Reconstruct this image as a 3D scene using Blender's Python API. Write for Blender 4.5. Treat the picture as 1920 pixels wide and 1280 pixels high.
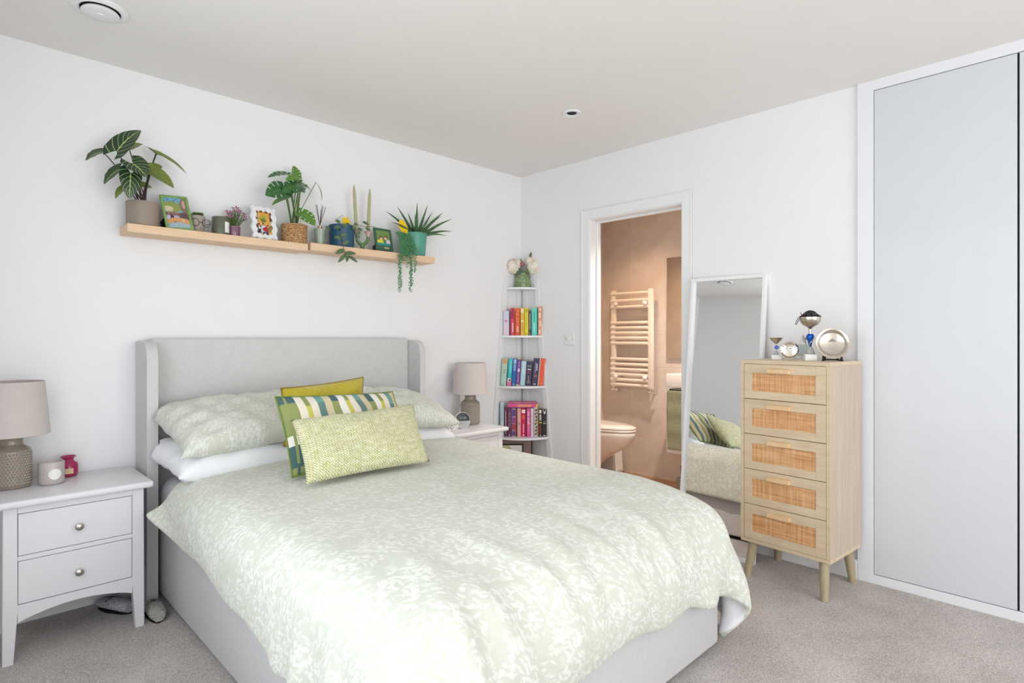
import bpy, bmesh, math, random
import numpy as np
from mathutils import Vector, Matrix
random.seed(7)
R = math.radians
S = bpy.context.scene
COL = S.collection
for o in list(bpy.data.objects): bpy.data.objects.remove(o)

# ---------------------------------------------------------------- camera, sky, daylight, exposure
cd = bpy.data.cameras.new('camera'); cam = bpy.data.objects.new('camera', cd); COL.objects.link(cam)
cam.location = (-3.1547, -3.1023, 1.186)
cam.rotation_euler = (R(90), 0, R(45.42 - 90))
cd.sensor_width = 36.0; cd.lens = 1086 / 1920 * 36.0
cd.shift_y = -9 / 1920
cd.clip_start = 0.02
S.camera = cam
FLOOR = 0.018

w = bpy.data.worlds.new('sky'); S.world = w; w.use_nodes = True
w.node_tree.nodes['Background'].inputs[0].default_value = (0.80, 0.90, 1.0, 1)
w.node_tree.nodes['Background'].inputs[1].default_value = 1.0

def area(name, loc, rot, sx, sy, energy, color, spread=None):
    l = bpy.data.lights.new(name, 'AREA'); l.shape = 'RECTANGLE'; l.size = sx; l.size_y = sy
    l.energy = energy; l.color = color
    if spread: l.spread = spread
    o = bpy.data.objects.new(name, l); COL.objects.link(o); o.location = loc; o.rotation_euler = rot
    return o
# daylight through the window beside the camera; the front one is added fill
area('daylight_side', (-3.42, -2.35, 1.25), (0, R(-90), 0), 1.8, 2.7, 22.5, (0.95, 0.975, 1.0))
area('fill_front', (-1.75, -5.74, 1.17), (R(90), 0, 0), 2.7, 2.1, 62, (1.0, 0.99, 0.975))  # added fill lamp behind the camera, brightens floor and low areas

S.view_settings.view_transform = 'Standard'
S.view_settings.look = 'None'
S.view_settings.gamma = 1.0
S.view_settings.use_curve_mapping = False
S.view_settings.exposure = 0.34

# ---------------------------------------------------------------- materials
def lin(c):
    return tuple((v/255/12.92 if v/255 <= 0.04045 else ((v/255+0.055)/1.055)**2.4) for v in c) + (1.0,)
MATS = {}
class NT:
    def __init__(s, name):
        m = bpy.data.materials.new(name); m.use_nodes = True; s.m = m; s.t = m.node_tree; s.n = s.t.nodes
        s.b = s.n['Principled BSDF']
    def new(s, typ, **kw):
        n = s.n.new(typ)
        for k, v in kw.items(): setattr(n, k, v)
        return n
    def ln(s, a, ao, b, bi): s.t.links.new(a.outputs[ao], b.inputs[bi])
    def coord(s, kind='Object', scale=(1,1,1), rot=(0,0,0)):
        tc = s.new('ShaderNodeTexCoord'); mp = s.new('ShaderNodeMapping')
        mp.inputs['Scale'].default_value = scale; mp.inputs['Rotation'].default_value = rot
        s.ln(tc, kind, mp, 'Vector'); return mp
    def noise(s, mp, scale, detail=3, rough=.5, dist=0):
        n = s.new('ShaderNodeTexNoise'); n.inputs['Scale'].default_value = scale
        n.inputs['Detail'].default_value = detail; n.inputs['Roughness'].default_value = rough
        n.inputs['Distortion'].default_value = dist
        s.ln(mp, 0, n, 'Vector'); return n
    def ramp(s, src, so, stops):
        r = s.new('ShaderNodeValToRGB'); e = r.color_ramp.elements
        while len(e) < len(stops): e.new(.5)
        for el, (p, c) in zip(e, stops):
            el.position = p; el.color = lin(c) if len(c) == 3 else c
        s.ln(src, so, r, 'Fac'); return r
    def bump(s, src, so, strength, dist=.002):
        b = s.new('ShaderNodeBump'); b.inputs['Strength'].default_value = strength
        b.inputs['Distance'].default_value = dist
        s.ln(src, so, b, 'Height'); s.ln(b, 0, s.b, 'Normal'); return b

def mat(name, col, rough=.6, metal=0, var=0, vscale=8, vstretch=(1,1,1), bump=0, bscale=200, bdist=.001, coat=0, sheen=0, trans=0, ior=1.45, emit=None, estr=1, spec=.5, sss=0):
    if name in MATS: return MATS[name]
    N = NT(name); b = N.b
    b.inputs['Base Color'].default_value = lin(col); b.inputs['Roughness'].default_value = rough
    b.inputs['Metallic'].default_value = metal; b.inputs['Coat Weight'].default_value = coat
    b.inputs['Sheen Weight'].default_value = sheen; b.inputs['Transmission Weight'].default_value = trans
    b.inputs['IOR'].default_value = ior; b.inputs['Specular IOR Level'].default_value = spec
    if emit: b.inputs['Emission Color'].default_value = lin(emit); b.inputs['Emission Strength'].default_value = estr
    mp = N.coord('Object', vstretch)
    n = N.noise(mp, vscale, 3)
    v = var if var else .003
    lo = tuple(max(0, c*(1-v)) for c in col); hi = tuple(min(255, c*(1+v)) for c in col)
    r = N.ramp(n, 'Fac', [(.3, lo), (.7, hi)]); N.ln(r, 0, b, 'Base Color')
    if bump:
        n2 = N.noise(N.coord('Object', vstretch), bscale, 2); N.bump(n2, 'Fac', bump, bdist)
    MATS[name] = N.m; return N.m

M_wall = mat('white_wall_paint', (238,238,239), .75, bump=.05, bscale=180)
M_ceil = mat('ceiling_paint', (238,235,231), .85, bump=.05, bscale=120)
M_trim = mat('white_satin_woodwork', (238,238,239), .35)
M_ward = mat('pale_grey_gloss_wardrobe', (212,214,218), .38, coat=.2)
M_wframe = mat('wardrobe_frame_white', (232,233,236), .4)
M_dark = mat('dark_gap', (28,26,30), .8)
M_nstand = mat('white_painted_furniture', (230,228,231), .28)
M_knob = mat('brushed_nickel', (190,184,176), .32, metal=1)
M_chrome = mat('chrome', (225,222,218), .12, metal=1)
M_silver = mat('polished_silver', (206,196,184), .2, metal=1, bump=.15, bscale=30)
M_black = mat('black_plastic', (22,22,24), .4)
M_white = mat('white_plastic', (235,235,235), .4)
M_porc = mat('white_porcelain', (240,236,232), .12, coat=.4)
M_paper = mat('book_pages', (224,205,170), .9, var=.06, vscale=60, vstretch=(1,1,30))
M_card = mat('white_card', (242,241,238), .7)
M_glass = mat('clear_glass', (250,252,252), .03, trans=1)
M_soil = mat('dark_soil', (52,38,30), .95, var=.3, vscale=90)
M_bright = mat('bedside_radiator_enamel', (238,226,214), .3)

def fabric(name, col, var=.05, thread=900, bump=.25, vscale=40, rough=.9, sheen=.15):
    if name in MATS: return MATS[name]
    N = NT(name); b = N.b; b.inputs['Roughness'].default_value = rough; b.inputs['Sheen Weight'].default_value = sheen
    m1 = N.coord('Object', (1,1,1)); 
    na = N.noise(N.coord('Object', (thread, thread*.12, thread*.12)), 1, 2); nb = N.noise(N.coord('Object', (thread*.12, thread*.12, thread)), 1, 2)
    ad = N.new('ShaderNodeMath', operation='ADD'); N.ln(na, 'Fac', ad, 0); N.ln(nb, 'Fac', ad, 1)
    n3 = N.noise(m1, vscale, 2); ad2 = N.new('ShaderNodeMath', operation='MULTIPLY_ADD'); ad2.inputs[1].default_value = .5
    N.ln(n3, 'Fac', ad2, 0); N.ln(ad, 0, ad2, 2)
    lo = tuple(c*(1-var) for c in col); hi = tuple(min(255, c*(1+var)) for c in col)
    r = N.ramp(ad2, 0, [(.0, lo), (1, hi)])
    mr = N.new('ShaderNodeMapRange'); mr.inputs[1].default_value = .9; mr.inputs[2].default_value = 1.6
    N.ln(ad2, 0, mr, 0); N.ln(mr, 0, r, 'Fac'); N.ln(r, 0, b, 'Base Color')
    N.bump(ad, 0, bump, .0006); MATS[name] = N.m; return N.m
M_head = fabric('pale_grey_linen', (205,204,203), .035)
M_base = fabric('grey_bed_upholstery', (200,198,198), .03)
M_shade = fabric('blush_linen_shade', (203,193,189), .03)
M_sheet = fabric('white_cotton', (240,240,243), .01, bump=.1)
M_mustard = fabric('mustard_velvet', (186,170,44), .10, vscale=70, sheen=.4)
M_towel = mat('sage_towelling', (146,150,120), .95, var=.12, vscale=160, bump=.8, bscale=420, bdist=.002, sheen=.3)

def wood(name, c1, c2, scale=9, stretch=(1,1,12), rough=.5, bump=.1):
    N = NT(name); N.b.inputs['Roughness'].default_value = rough
    mp = N.coord('Object', stretch)
    n = N.noise(mp, scale, 6, .6, .6); f = N.noise(mp, scale*9, 3, .5)
    ad = N.new('ShaderNodeMath', operation='MULTIPLY_ADD'); ad.inputs[1].default_value = .35
    N.ln(f, 'Fac', ad, 0); N.ln(n, 'Fac', ad, 2)
    r = N.ramp(ad, 0, [(.45, c1), (.85, c2)]); N.ln(r, 0, N.b, 'Base Color'); N.bump(f, 'Fac', bump, .0006)
    MATS[name] = N.m; return N.m
M_shelfwood = wood('pale_birch_shelf', (232,201,168), (222,188,152), 5, (1.2,14,14))
M_oakx = wood('pale_oak_side', (208,192,166), (190,170,142), 5, (10,10,1))
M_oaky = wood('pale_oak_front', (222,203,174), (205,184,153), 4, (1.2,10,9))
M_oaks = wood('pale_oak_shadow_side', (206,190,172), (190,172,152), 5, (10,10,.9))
M_handle = wood('pale_pine_handle', (233,200,158), (224,186,140), 9, (8,2,8))
M_legwood = wood('tapered_oak_leg', (184,170,140), (168,152,122), 8, (6,6,1))
M_vinyl = wood('bathroom_wood_floor', (186,150,118), (160,122,92), 3, (1,7,1), .35)

def carpet():
    N = NT('beige_grey_carpet'); N.b.inputs['Roughness'].default_value = 1; N.b.inputs['Sheen Weight'].default_value = .3
    mp = N.coord('Object'); a = N.noise(mp, 260, 2, .8); c = N.noise(mp, 3, 4, .6); d = N.noise(mp, 120, 3, .8)
    x = N.new('ShaderNodeMath', operation='MULTIPLY_ADD'); x.inputs[1].default_value = .35; N.ln(c, 'Fac', x, 0); N.ln(a, 'Fac', x, 2)
    y = N.new('ShaderNodeMath', operation='MULTIPLY_ADD'); y.inputs[1].default_value = .6; N.ln(d, 'Fac', y, 0); N.ln(x, 0, y, 2)
    r = N.ramp(y, 0, [(0, (132,120,114)), (1, (240,232,227))])
    mr = N.new('ShaderNodeMapRange'); mr.inputs[1].default_value = .7; mr.inputs[2].default_value = 1.22
    N.ln(y, 0, mr, 0); N.ln(mr, 0, r, 'Fac'); N.ln(r, 0, N.b, 'Base Color'); N.bump(y, 0, .9, .006); return N.m
M_carpet = carpet()

def tile_mat():
    N = NT('beige_stone_tile'); N.b.inputs['Roughness'].default_value = .38
    mp = N.coord('Object'); a = N.noise(mp, 6, 5, .6); d = N.noise(N.coord('Object', (1,1,1)), 120, 2)
    x = N.new('ShaderNodeMath', operation='MULTIPLY_ADD'); x.inputs[1].default_value = .3; N.ln(d, 'Fac', x, 0); N.ln(a, 'Fac', x, 2)
    r = N.ramp(x, 0, [(.45, (208,194,182)), (.85, (220,207,196))]); N.ln(r, 0, N.b, 'Base Color'); return N.m
M_tile = tile_mat()
M_grout = mat('pale_grout', (230,214,198), .9)

def duvet_mat(name, back=False):
    N = NT(name); N.b.inputs['Roughness'].default_value = .85; N.b.inputs['Sheen Weight'].default_value = .1
    base, leaf = (205,207,194), (225,226,218)
    acc = None
    for k, (rot, sx, sy, th) in enumerate(((20, 120, 42, .27), (-40, 50, 130, .27), (75, 140, 46, .24), (-5, 78, 70, .22))):
        tc = N.new('ShaderNodeTexCoord'); mp = N.new('ShaderNodeMapping'); mp.inputs['Rotation'].default_value = (0, 0, R(rot))
        mp.inputs['Location'].default_value = (k*.37, k*.81, 0); N.ln(tc, 'UV', mp, 'Vector')
        wn = N.new('ShaderNodeTexNoise'); wn.inputs['Scale'].default_value = 55; N.ln(mp, 0, wn, 'Vector')
        mx = N.new('ShaderNodeMix', data_type='RGBA', blend_type='LINEAR_LIGHT'); mx.inputs[0].default_value = .010
        N.ln(mp, 0, mx, 6); N.ln(wn, 'Color', mx, 7)
        sc = N.new('ShaderNodeVectorMath', operation='MULTIPLY'); sc.inputs[1].default_value = (sx, sy, 1); N.ln(mx, 2, sc, 0)
        vo = N.new('ShaderNodeTexVoronoi', voronoi_dimensions='2D'); vo.inputs['Scale'].default_value = 1; N.ln(sc, 0, vo, 'Vector')
        mr = N.new('ShaderNodeMapRange'); mr.inputs[1].default_value = th+.06; mr.inputs[2].default_value = th-.06; N.ln(vo, 'Distance', mr, 0)
        # clustering of sprigs
        cn = N.new('ShaderNodeTexNoise'); cn.inputs['Scale'].default_value = 17; cn.inputs['Detail'].default_value = 2; N.ln(mp, 0, cn, 'Vector')
        cm = N.new('ShaderNodeMapRange'); cm.inputs[1].default_value = .42; cm.inputs[2].default_value = .56; N.ln(cn, 'Fac', cm, 0)
        mu = N.new('ShaderNodeMath', operation='MULTIPLY'); N.ln(mr, 0, mu, 0); N.ln(cm, 0, mu, 1)
        if acc is None: acc = mu
        else:
            m2 = N.new('ShaderNodeMath', operation='MAXIMUM'); N.ln(acc, 0, m2, 0); N.ln(mu, 0, m2, 1); acc = m2
    r = N.ramp(acc, 0, [(0, base), (1, leaf)]); N.ln(r, 0, N.b, 'Base Color')
    tc = N.new('ShaderNodeTexCoord'); wv = N.new('ShaderNodeTexNoise'); wv.inputs['Scale'].default_value = 14; wv.inputs['Detail'].default_value = 4
    N.ln(tc, 'UV', wv, 'Vector'); N.bump(wv, 'Fac', .25, .012)
    MATS[name] = N.m; return N.m
M_duvet = duvet_mat('sage_leaf_print_cotton')

def weave_mat(name, c1, c2, sx, sy, bump=.6):
    """herringbone-like woven yarn in uv space"""
    N = NT(name); N.b.inputs['Roughness'].default_value = .9; N.b.inputs['Sheen Weight'].default_value = .2
    tc = N.new('ShaderNodeTexCoord'); sp = N.new('ShaderNodeSeparateXYZ'); N.ln(tc, 'UV', sp, 0)
    def mth(op, a, b=None, c=None):
        n = N.new('ShaderNodeMath', operation=op)
        for i, v in enumerate((a, b, c)):
            if v is None: continue
            if isinstance(v, (int, float)): n.inputs[i].default_value = v
            else: N.t.links.new(v, n.inputs[i])
        return n.outputs[0]
    u = mth('MULTIPLY', sp.outputs[0], sx); v = mth('MULTIPLY', sp.outputs[1], sy)
    tri = mth('PINGPONG', u, 1.0)
    ph = mth('FRACT', mth('ADD', mth('ADD', v, mth('MULTIPLY', mth('MODULO', mth('FLOOR', u), 2), .5)), mth('MULTIPLY', tri, 1.1)))
    st = mth('SUBTRACT', 1, mth('MULTIPLY', mth('ABSOLUTE', mth('SUBTRACT', ph, .5)), 2))
    seg = mth('SUBTRACT', 1, mth('POWER', mth('ABSOLUTE', mth('SUBTRACT', mth('MULTIPLY', mth('FRACT', u), 2), 1)), 4))
    h = mth('MULTIPLY', st, mth('ADD', .35, mth('MULTIPLY', seg, .65)))
    nz = N.noise(N.new('ShaderNodeTexCoord'), 22, 3, .7) if False else None
    no = N.new('ShaderNodeTexNoise'); no.inputs['Scale'].default_value = 20; no.inputs['Detail'].default_value = 3; N.ln(tc, 'UV', no, 'Vector')
    f = mth('ADD', h, mth('MULTIPLY', mth('SUBTRACT', no.outputs['Fac'], .5), 1.1))
    mr = N.new('ShaderNodeMapRange'); mr.inputs[1].default_value = .1; mr.inputs[2].default_value = .75
    N.t.links.new(f, mr.inputs[0])
    r = N.ramp(mr, 0, [(0, c1), (1, c2)]); N.ln(r, 0, N.b, 'Base Color')
    b = N.new('ShaderNodeBump'); b.inputs['Strength'].default_value = bump; b.inputs['Distance'].default_value = .004
    N.t.links.new(h, b.inputs['Height']); N.ln(b, 0, N.b, 'Normal')
    MATS[name] = N.m; return N.m
M_weave = weave_mat('green_cream_woven_yarn', (172,175,100), (238,233,208), 46, 27)

def rattan_mat():
    N = NT('woven_rattan'); N.b.inputs['Roughness'].default_value = .7
    tc = N.new('ShaderNodeTexCoord'); mp = N.new('ShaderNodeMapping'); N.ln(tc, 'Object', mp, 0)
    outs = []
    for dirn, sc in (('X', 260), ('Z', 260)):
        wv = N.new('ShaderNodeTexWave', wave_type='BANDS', bands_direction=dirn, wave_profile='SIN')
        wv.inputs['Scale'].default_value = sc/6.283*1.9; wv.inputs['Distortion'].default_value = .8; wv.inputs['Detail'].default_value = 1
        N.ln(mp, 0, wv, 'Vector'); outs.append(wv)
    mul = N.new('ShaderNodeMath', operation='MULTIPLY'); N.ln(outs[0], 'Fac', mul, 0); N.ln(outs[1], 'Fac', mul, 1)
    n1 = N.noise(N.coord('Object', (70,1,3)), 1.3, 3, .7); n2 = N.noise(N.coord('Object', (3,1,90)), 1.3, 3, .7)
    a = N.new('ShaderNodeMath', operation='ADD'); N.ln(n1, 'Fac', a, 0); N.ln(n2, 'Fac', a, 1)
    b = N.new('ShaderNodeMath', operation='MULTIPLY_ADD'); b.inputs[1].default_value = .3; N.ln(mul, 0, b, 0); N.ln(a, 0, b, 2)
    mr = N.new('ShaderNodeMapRange'); mr.inputs[1].default_value = .8; mr.inputs[2].default_value = 1.4; N.ln(b, 0, mr, 0)
    r = N.ramp(mr, 0, [(0, (190,132,82)), (.5, (222,168,116)), (1, (240,208,168))]); N.ln(r, 0, N.b, 'Base Color')
    N.bump(mul, 0, .5, .002); return N.m
M_rattan = rattan_mat()

def attr_mat(name, rough=.6, bump=0):
    N = NT(name); N.b.inputs['Roughness'].default_value = rough
    at = N.new('ShaderNodeAttribute'); at.attribute_name = 'paint'; N.ln(at, 'Color', N.b, 'Base Color')
    if bump:
        n = N.noise(N.coord('Object'), 900, 2); N.bump(n, 'Fac', bump, .0006)
    return N.m
M_print = attr_mat('printed_picture', .35)
M_stripe = attr_mat('patchwork_cotton', .85, .3)

def leaf_mat(name, c, c2, vein=None, vw=.012, nv=8, slant=.55, rough=.42, under=None, edge=None):
    N = NT(name); N.b.inputs['Roughness'].default_value = rough
    tc = N.new('ShaderNodeTexCoord')
    no = N.new('ShaderNodeTexNoise'); no.inputs['Scale'].default_value = 5; N.ln(tc, 'UV', no, 'Vector')
    col = N.ramp(no, 'Fac', [(.3, c), (.7, c2)])
    def mth(op, a, b=None, c_=None):
        n = N.new('ShaderNodeMath', operation=op)
        for i, v in enumerate((a, b, c_)):
            if v is None: continue
            if isinstance(v, (int, float)): n.inputs[i].default_value = v
            else: N.t.links.new(v, n.inputs[i])
        return n.outputs[0]
    last = col.outputs[0]
    sp = N.new('ShaderNodeSeparateXYZ'); N.ln(tc, 'UV', sp, 0)
    x = mth('ABSOLUTE', mth('SUBTRACT', sp.outputs[0], .5))
    if vein:
        mid = mth('LESS_THAN', x, vw*1.6)
        ph = mth('FRACT', mth('MULTIPLY', mth('SUBTRACT', sp.outputs[1], mth('MULTIPLY', x, slant)), nv))
        side = mth('LESS_THAN', mth('ABSOLUTE', mth('SUBTRACT', ph, .5)), vw*nv*.55)
        f = mth('MAXIMUM', mid, side)
        mx = N.new('ShaderNodeMix', data_type='RGBA'); N.t.links.new(f, mx.inputs[0]); N.t.links.new(last, mx.inputs[6])
        mx.inputs[7].default_value = lin(vein); last = mx.outputs[2]
    if under:
        ge = N.new('ShaderNodeNewGeometry'); mx = N.new('ShaderNodeMix', data_type='RGBA')
        u = N.ramp(no, 'Fac', [(.35, under), (.7, tuple(int(v*.7) for v in under))])
        N.ln(ge, 'Backfacing', mx, 0); N.t.links.new(last, mx.inputs[6]); N.ln(u, 0, mx, 7); last = mx.outputs[2]
    N.t.links.new(last, N.b.inputs['Base Color'])
    N.b.inputs['Subsurface Weight'].default_value = 0
    MATS[name] = N.m; return N.m
M_alo = leaf_mat('dark_veined_leaf', (30,52,34), (44,68,46), (190,214,130), .012, 5.5, .9, .35, under=(126,138,60))
M_alo2 = leaf_mat('light_underside_leaf', (120,138,56), (96,112,48), (150,160,84), .008, 9, .9, .45)
M_mon = leaf_mat('monstera_leaf', (36,84,44), (52,104,48), (96,140,76), .01, 6, .8, .35, under=(84,128,42))
M_mon2 = leaf_mat('bright_monstera_leaf', (72,118,36), (92,140,44), (130,168,74), .01, 6, .8, .4)
M_trail = leaf_mat('trailing_leaf', (74,96,66), (92,116,80), (100,122,86), .014, 5, .8, .45)
M_aloe = mat('aloe_green', (66,102,62), .45, var=.15, vscale=30)
M_pearl = mat('string_plant_green', (84,134,94), .4, var=.45, vscale=420)
M_stem = mat('leaf_stem_green', (88,116,58), .5, var=.1)
M_stemd = mat('dark_leaf_stem', (62,44,42), .5)
M_succ = mat('succulent_green', (58,92,44), .5, var=.2)

# ---------------------------------------------------------------- mesh helpers
def finish(name, bm, m, parent=None, smooth=35, loc=None):
    me = bpy.data.meshes.new(name); bm.normal_update(); bm.to_mesh(me); bm.free()
    for x in (m if isinstance(m, (list, tuple)) else [m]): me.materials.append(x)
    if smooth:
        me.polygons.foreach_set('use_smooth', [True]*len(me.polygons))
        me.set_sharp_from_angle(angle=R(smooth))
    o = bpy.data.objects.new(name, me); COL.objects.link(o)
    if parent: o.parent = parent
    if loc: o.location = loc
    return o
def thing(name, label, cat, loc=(0,0,0), rz=0, group=None):
    o = bpy.data.objects.new(name, None); COL.objects.link(o); o.location = loc; o.rotation_euler = (0,0,rz)
    o.empty_display_size = .05
    o['label'] = label; o['category'] = cat
    if group: o['group'] = group
    return o
def tag(o, label, cat, group=None):
    o['label'] = label; o['category'] = cat
    if group: o['group'] = group
    return o
def struct(name, bm, m, parent=None, smooth=35):
    o = finish(name, bm, m, parent, smooth)
    if not parent: o['kind'] = 'structure'
    return o
def B(*boxes, bev=0, seg=1, M=None):
    """new bmesh with boxes (x0,x1,y0,y1,z0,z1)"""
    bm = bmesh.new()
    for b in boxes: box(bm, b, bev, seg, M)
    return bm
def box(bm, b, bev=0, seg=1, M=None, mi=0):
    x0,x1,y0,y1,z0,z1 = b
    T = Matrix.Translation(((x0+x1)/2,(y0+y1)/2,(z0+z1)/2)) @ Matrix.Diagonal((x1-x0,y1-y0,z1-z0,1))
    if M is not None: T = M @ T
    r = bmesh.ops.create_cube(bm, size=1, matrix=T); vs = r['verts']
    fs = {f for v in vs for f in v.link_faces}
    for f in fs: f.material_index = mi
    if bev:
        es = list({e for v in vs for e in v.link_edges})
        rr = bmesh.ops.bevel(bm, geom=es, offset=bev, segments=seg, affect='EDGES', profile=.5)
        for f in rr['faces']: f.material_index = mi
def lathe(bm, prof, segs=32, c=(0,0,0), M=None, cap0=True, cap1=True, radf=None, mi=0):
    rings = []
    for (r, z) in prof:
        ring = []
        for k in range(segs):
            a = 2*math.pi*k/segs; rr = r*(radf(a, z) if radf else 1)
            p = Vector((c[0]+rr*math.cos(a), c[1]+rr*math.sin(a), c[2]+z))
            ring.append(bm.verts.new(M @ p if M is not None else p))
        rings.append(ring)
    for a, b in zip(rings, rings[1:]):
        for k in range(segs):
            f = bm.faces.new((a[k], a[(k+1)%segs], b[(k+1)%segs], b[k])); f.material_index = mi
    if cap0: bm.faces.new(rings[0][::-1]).material_index = mi
    if cap1: bm.faces.new(rings[-1]).material_index = mi
def tube(bm, pts, r, segs=8, cap=True, mi=0):
    pts = [Vector(p) for p in pts]; n = len(pts); rings = []; up = Vector((.13,.21,.97)).normalized()
    for i, p in enumerate(pts):
        t = (pts[min(i+1,n-1)]-pts[max(i-1,0)]).normalized()
        a = t.cross(up)
        if a.length < 1e-3: a = t.cross(Vector((1,0,0)))
        a.normalize(); b = t.cross(a); rr = r[i] if isinstance(r, (list,tuple)) else r
        rings.append([bm.verts.new(p + a*rr*math.cos(2*math.pi*k/segs) + b*rr*math.sin(2*math.pi*k/segs)) for k in range(segs)])
    for a, b in zip(rings, rings[1:]):
        for k in range(segs): bm.faces.new((a[k], a[(k+1)%segs], b[(k+1)%segs], b[k])).material_index = mi
    if cap: bm.faces.new(rings[0][::-1]).material_index = mi; bm.faces.new(rings[-1]).material_index = mi
def prism(bm, outline, z0, z1, M=None, mi=0, bev=0):
    def pt(x, y, z):
        p = Vector((x, y, z)); return M @ p if M is not None else p
    a = [bm.verts.new(pt(x, y, z0)) for x, y in outline]; b = [bm.verts.new(pt(x, y, z1)) for x, y in outline]
    n = len(a); fs = [bm.faces.new(a[::-1]), bm.faces.new(b)]
    for i in range(n): fs.append(bm.faces.new((a[i], a[(i+1)%n], b[(i+1)%n], b[i])))
    for f in fs: f.material_index = mi
    if bev:
        es = list({e for f in fs[:2] for e in f.edges}); bmesh.ops.bevel(bm, geom=es, offset=bev, segments=2, affect='EDGES')
def grid(bm, fn, nu, nv, uv=True, wrap=False, mi=0, skip=None):
    vs = [[bm.verts.new(fn(i/nu, j/nv)) for j in range(nv+1)] for i in range(nu+1)]
    L = bm.loops.layers.uv.verify() if uv else None
    for i in range(nu):
        for j in range(nv):
            if skip and skip((i+.5)/nu, (j+.5)/nv): continue
            f = bm.faces.new((vs[i][j], vs[i+1][j], vs[i+1][j+1], vs[i][j+1])); f.material_index = mi
            if uv:
                for l, (a, b) in zip(f.loops, ((i,j),(i+1,j),(i+1,j+1),(i,j+1))): l[L].uv = (a/nu, b/nv)
    return vs
def bez(p0, p1, p2, n=10):
    p0, p1, p2 = Vector(p0), Vector(p1), Vector(p2)
    return [p0*(1-t)**2 + p1*2*t*(1-t) + p2*t*t for t in [i/n for i in range(n+1)]]
def painted(name, m, parent, W, H, img, M, rimM=None):
    """flat print W x H; img[row][col] rgb (row 0 = top), one small face per cell"""
    h, w_ = img.shape[:2]; bm = bmesh.new()
    grid(bm, lambda u, v: M @ Vector(((u-.5)*W, 0, (v-.5)*H)), w_, h)
    o = finish(name, bm, m, parent, 0)
    ca = o.data.color_attributes.new('paint', 'FLOAT_COLOR', 'CORNER')
    d = []
    for i in range(w_):
        for j in range(h):
            c = lin(tuple(img[h-1-j][i]))
            d += list(c)*4
    ca.data.foreach_set('color', d); return o
TXT = {}
def text_mesh(s, size, mn, parent, M, ex=.0003, align='CENTER', sx=1.0, bold=0):
    cu = bpy.data.curves.new('t', 'FONT'); cu.body = s; cu.size = size; cu.extrude = ex; cu.align_x = align; cu.align_y = 'CENTER'
    cu.offset = bold; cu.resolution_u = 2
    o = bpy.data.objects.new('t', cu); COL.objects.link(o)
    dg = bpy.context.evaluated_depsgraph_get(); me = bpy.data.meshes.new_from_object(o.evaluated_get(dg))
    bpy.data.objects.remove(o); bpy.data.curves.remove(cu)
    me.transform(M @ Matrix.Diagonal((sx,1,1,1))); me.materials.clear(); me.materials.append(mn)
    t = bpy.data.objects.new('lettering', me); COL.objects.link(t); t.parent = parent; return t


# ================================================================ THE ROOM
XL, YF = -3.30, -5.60
struct('floor', B((XL, .06, YF, 0, -.05, FLOOR)), M_carpet, smooth=0)
struct('floor_bathroom', B((.06, 1.2, -2.3, .12, -.05, 0.004)), M_vinyl, smooth=0)
struct('ceiling', B((XL-.2, 1.3, YF-.2, .2, 2.4, 2.5)), M_ceil, smooth=0)
struct('wall_back', B((XL-.12, .115, 0, .12, -.05, 2.4)), M_wall, smooth=0)
DL, DR, DT = -.663, -1.343, 1.98
struct('wall_right', B((0, .115, DL+.03, 0, -.05, 2.4), (0, .115, YF, DR-.03, -.05, 2.4), (0, .115, DR-.03, DL+.03, DT+.03, 2.4)), M_wall, smooth=0)
# left wall with window opening y -1.65..-3.45, z .85..2.1
struct('wall_left', B((XL-.12, XL, -1.0, 0, -.05, 2.4), (XL-.12, XL, YF, -3.75, -.05, 2.4), (XL-.12, XL, -3.75, -1.0, -.05, .35), (XL-.12, XL, -3.75, -1.0, 2.2, 2.4)), M_wall, smooth=0)
# wall behind the camera, its wide opening added for the fill light
struct('wall_front', B((XL-.12, -3.1, YF-.12, YF, -.05, 2.4), (-.4, .115, YF-.12, YF, -.05, 2.4), (-3.1, -.4, YF-.12, YF, -.05, .1), (-3.1, -.4, YF-.12, YF, 2.25, 2.4)), M_wall, smooth=0)
def pane_mat():
    N = NT('window_glass'); t = N.new('ShaderNodeBsdfTransparent'); g = N.new('ShaderNodeBsdfGlossy'); mx = N.new('ShaderNodeMixShader')
    g.inputs['Roughness'].default_value = .02; mx.inputs[0].default_value = .06
    N.ln(t, 0, mx, 1); N.ln(g, 0, mx, 2); N.ln(mx, 0, N.n['Material Output'], 0); return N.m
M_pane = pane_mat()
def window(nm, horizontal, a0, a1, z0, z1, mull):
    # horizontal: runs along x at y=YF, else along y at x=XL
    bm = bmesh.new()
    def bb(p0, p1, q0, q1):
        d0, d1 = (-.075, -.03)
        box(bm, (p0, p1, YF+d0, YF+d1, q0, q1) if horizontal else (XL+d0, XL+d1, p0, p1, q0, q1), .003)
    t = .05
    bb(a0, a1, z0, z0+t); bb(a0, a1, z1-t, z1); bb(a0, a0+t, z0+t, z1-t); bb(a1-t, a1, z0+t, z1-t)
    for m_ in mull: bb(m_-.03, m_+.03, z0+t, z1-t)
    o = struct(nm, bm, M_trim)
    ed = [a0+t] + [v for m_ in mull for v in (m_-.03, m_+.03)] + [a1-t]
    for k in range(0, len(ed), 2):
        p0, p1 = ed[k], ed[k+1]
        finish('pane', B((p0, p1, YF-.054, YF-.05, z0+t, z1-t) if horizontal else (XL-.054, XL-.05, p0, p1, z0+t, z1-t)), M_pane, o, 0)
    finish('window_sill', B((a0-.04, a1+.04, YF-.02, YF+.06, z0-.03, z0) if horizontal else (XL-.02, XL+.05, a0-.04, a1+.04, z0-.03, z0), bev=.004), M_trim, o)
window('window_1', False, -3.75, -1.0, .35, 2.2, [-2.375])
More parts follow.
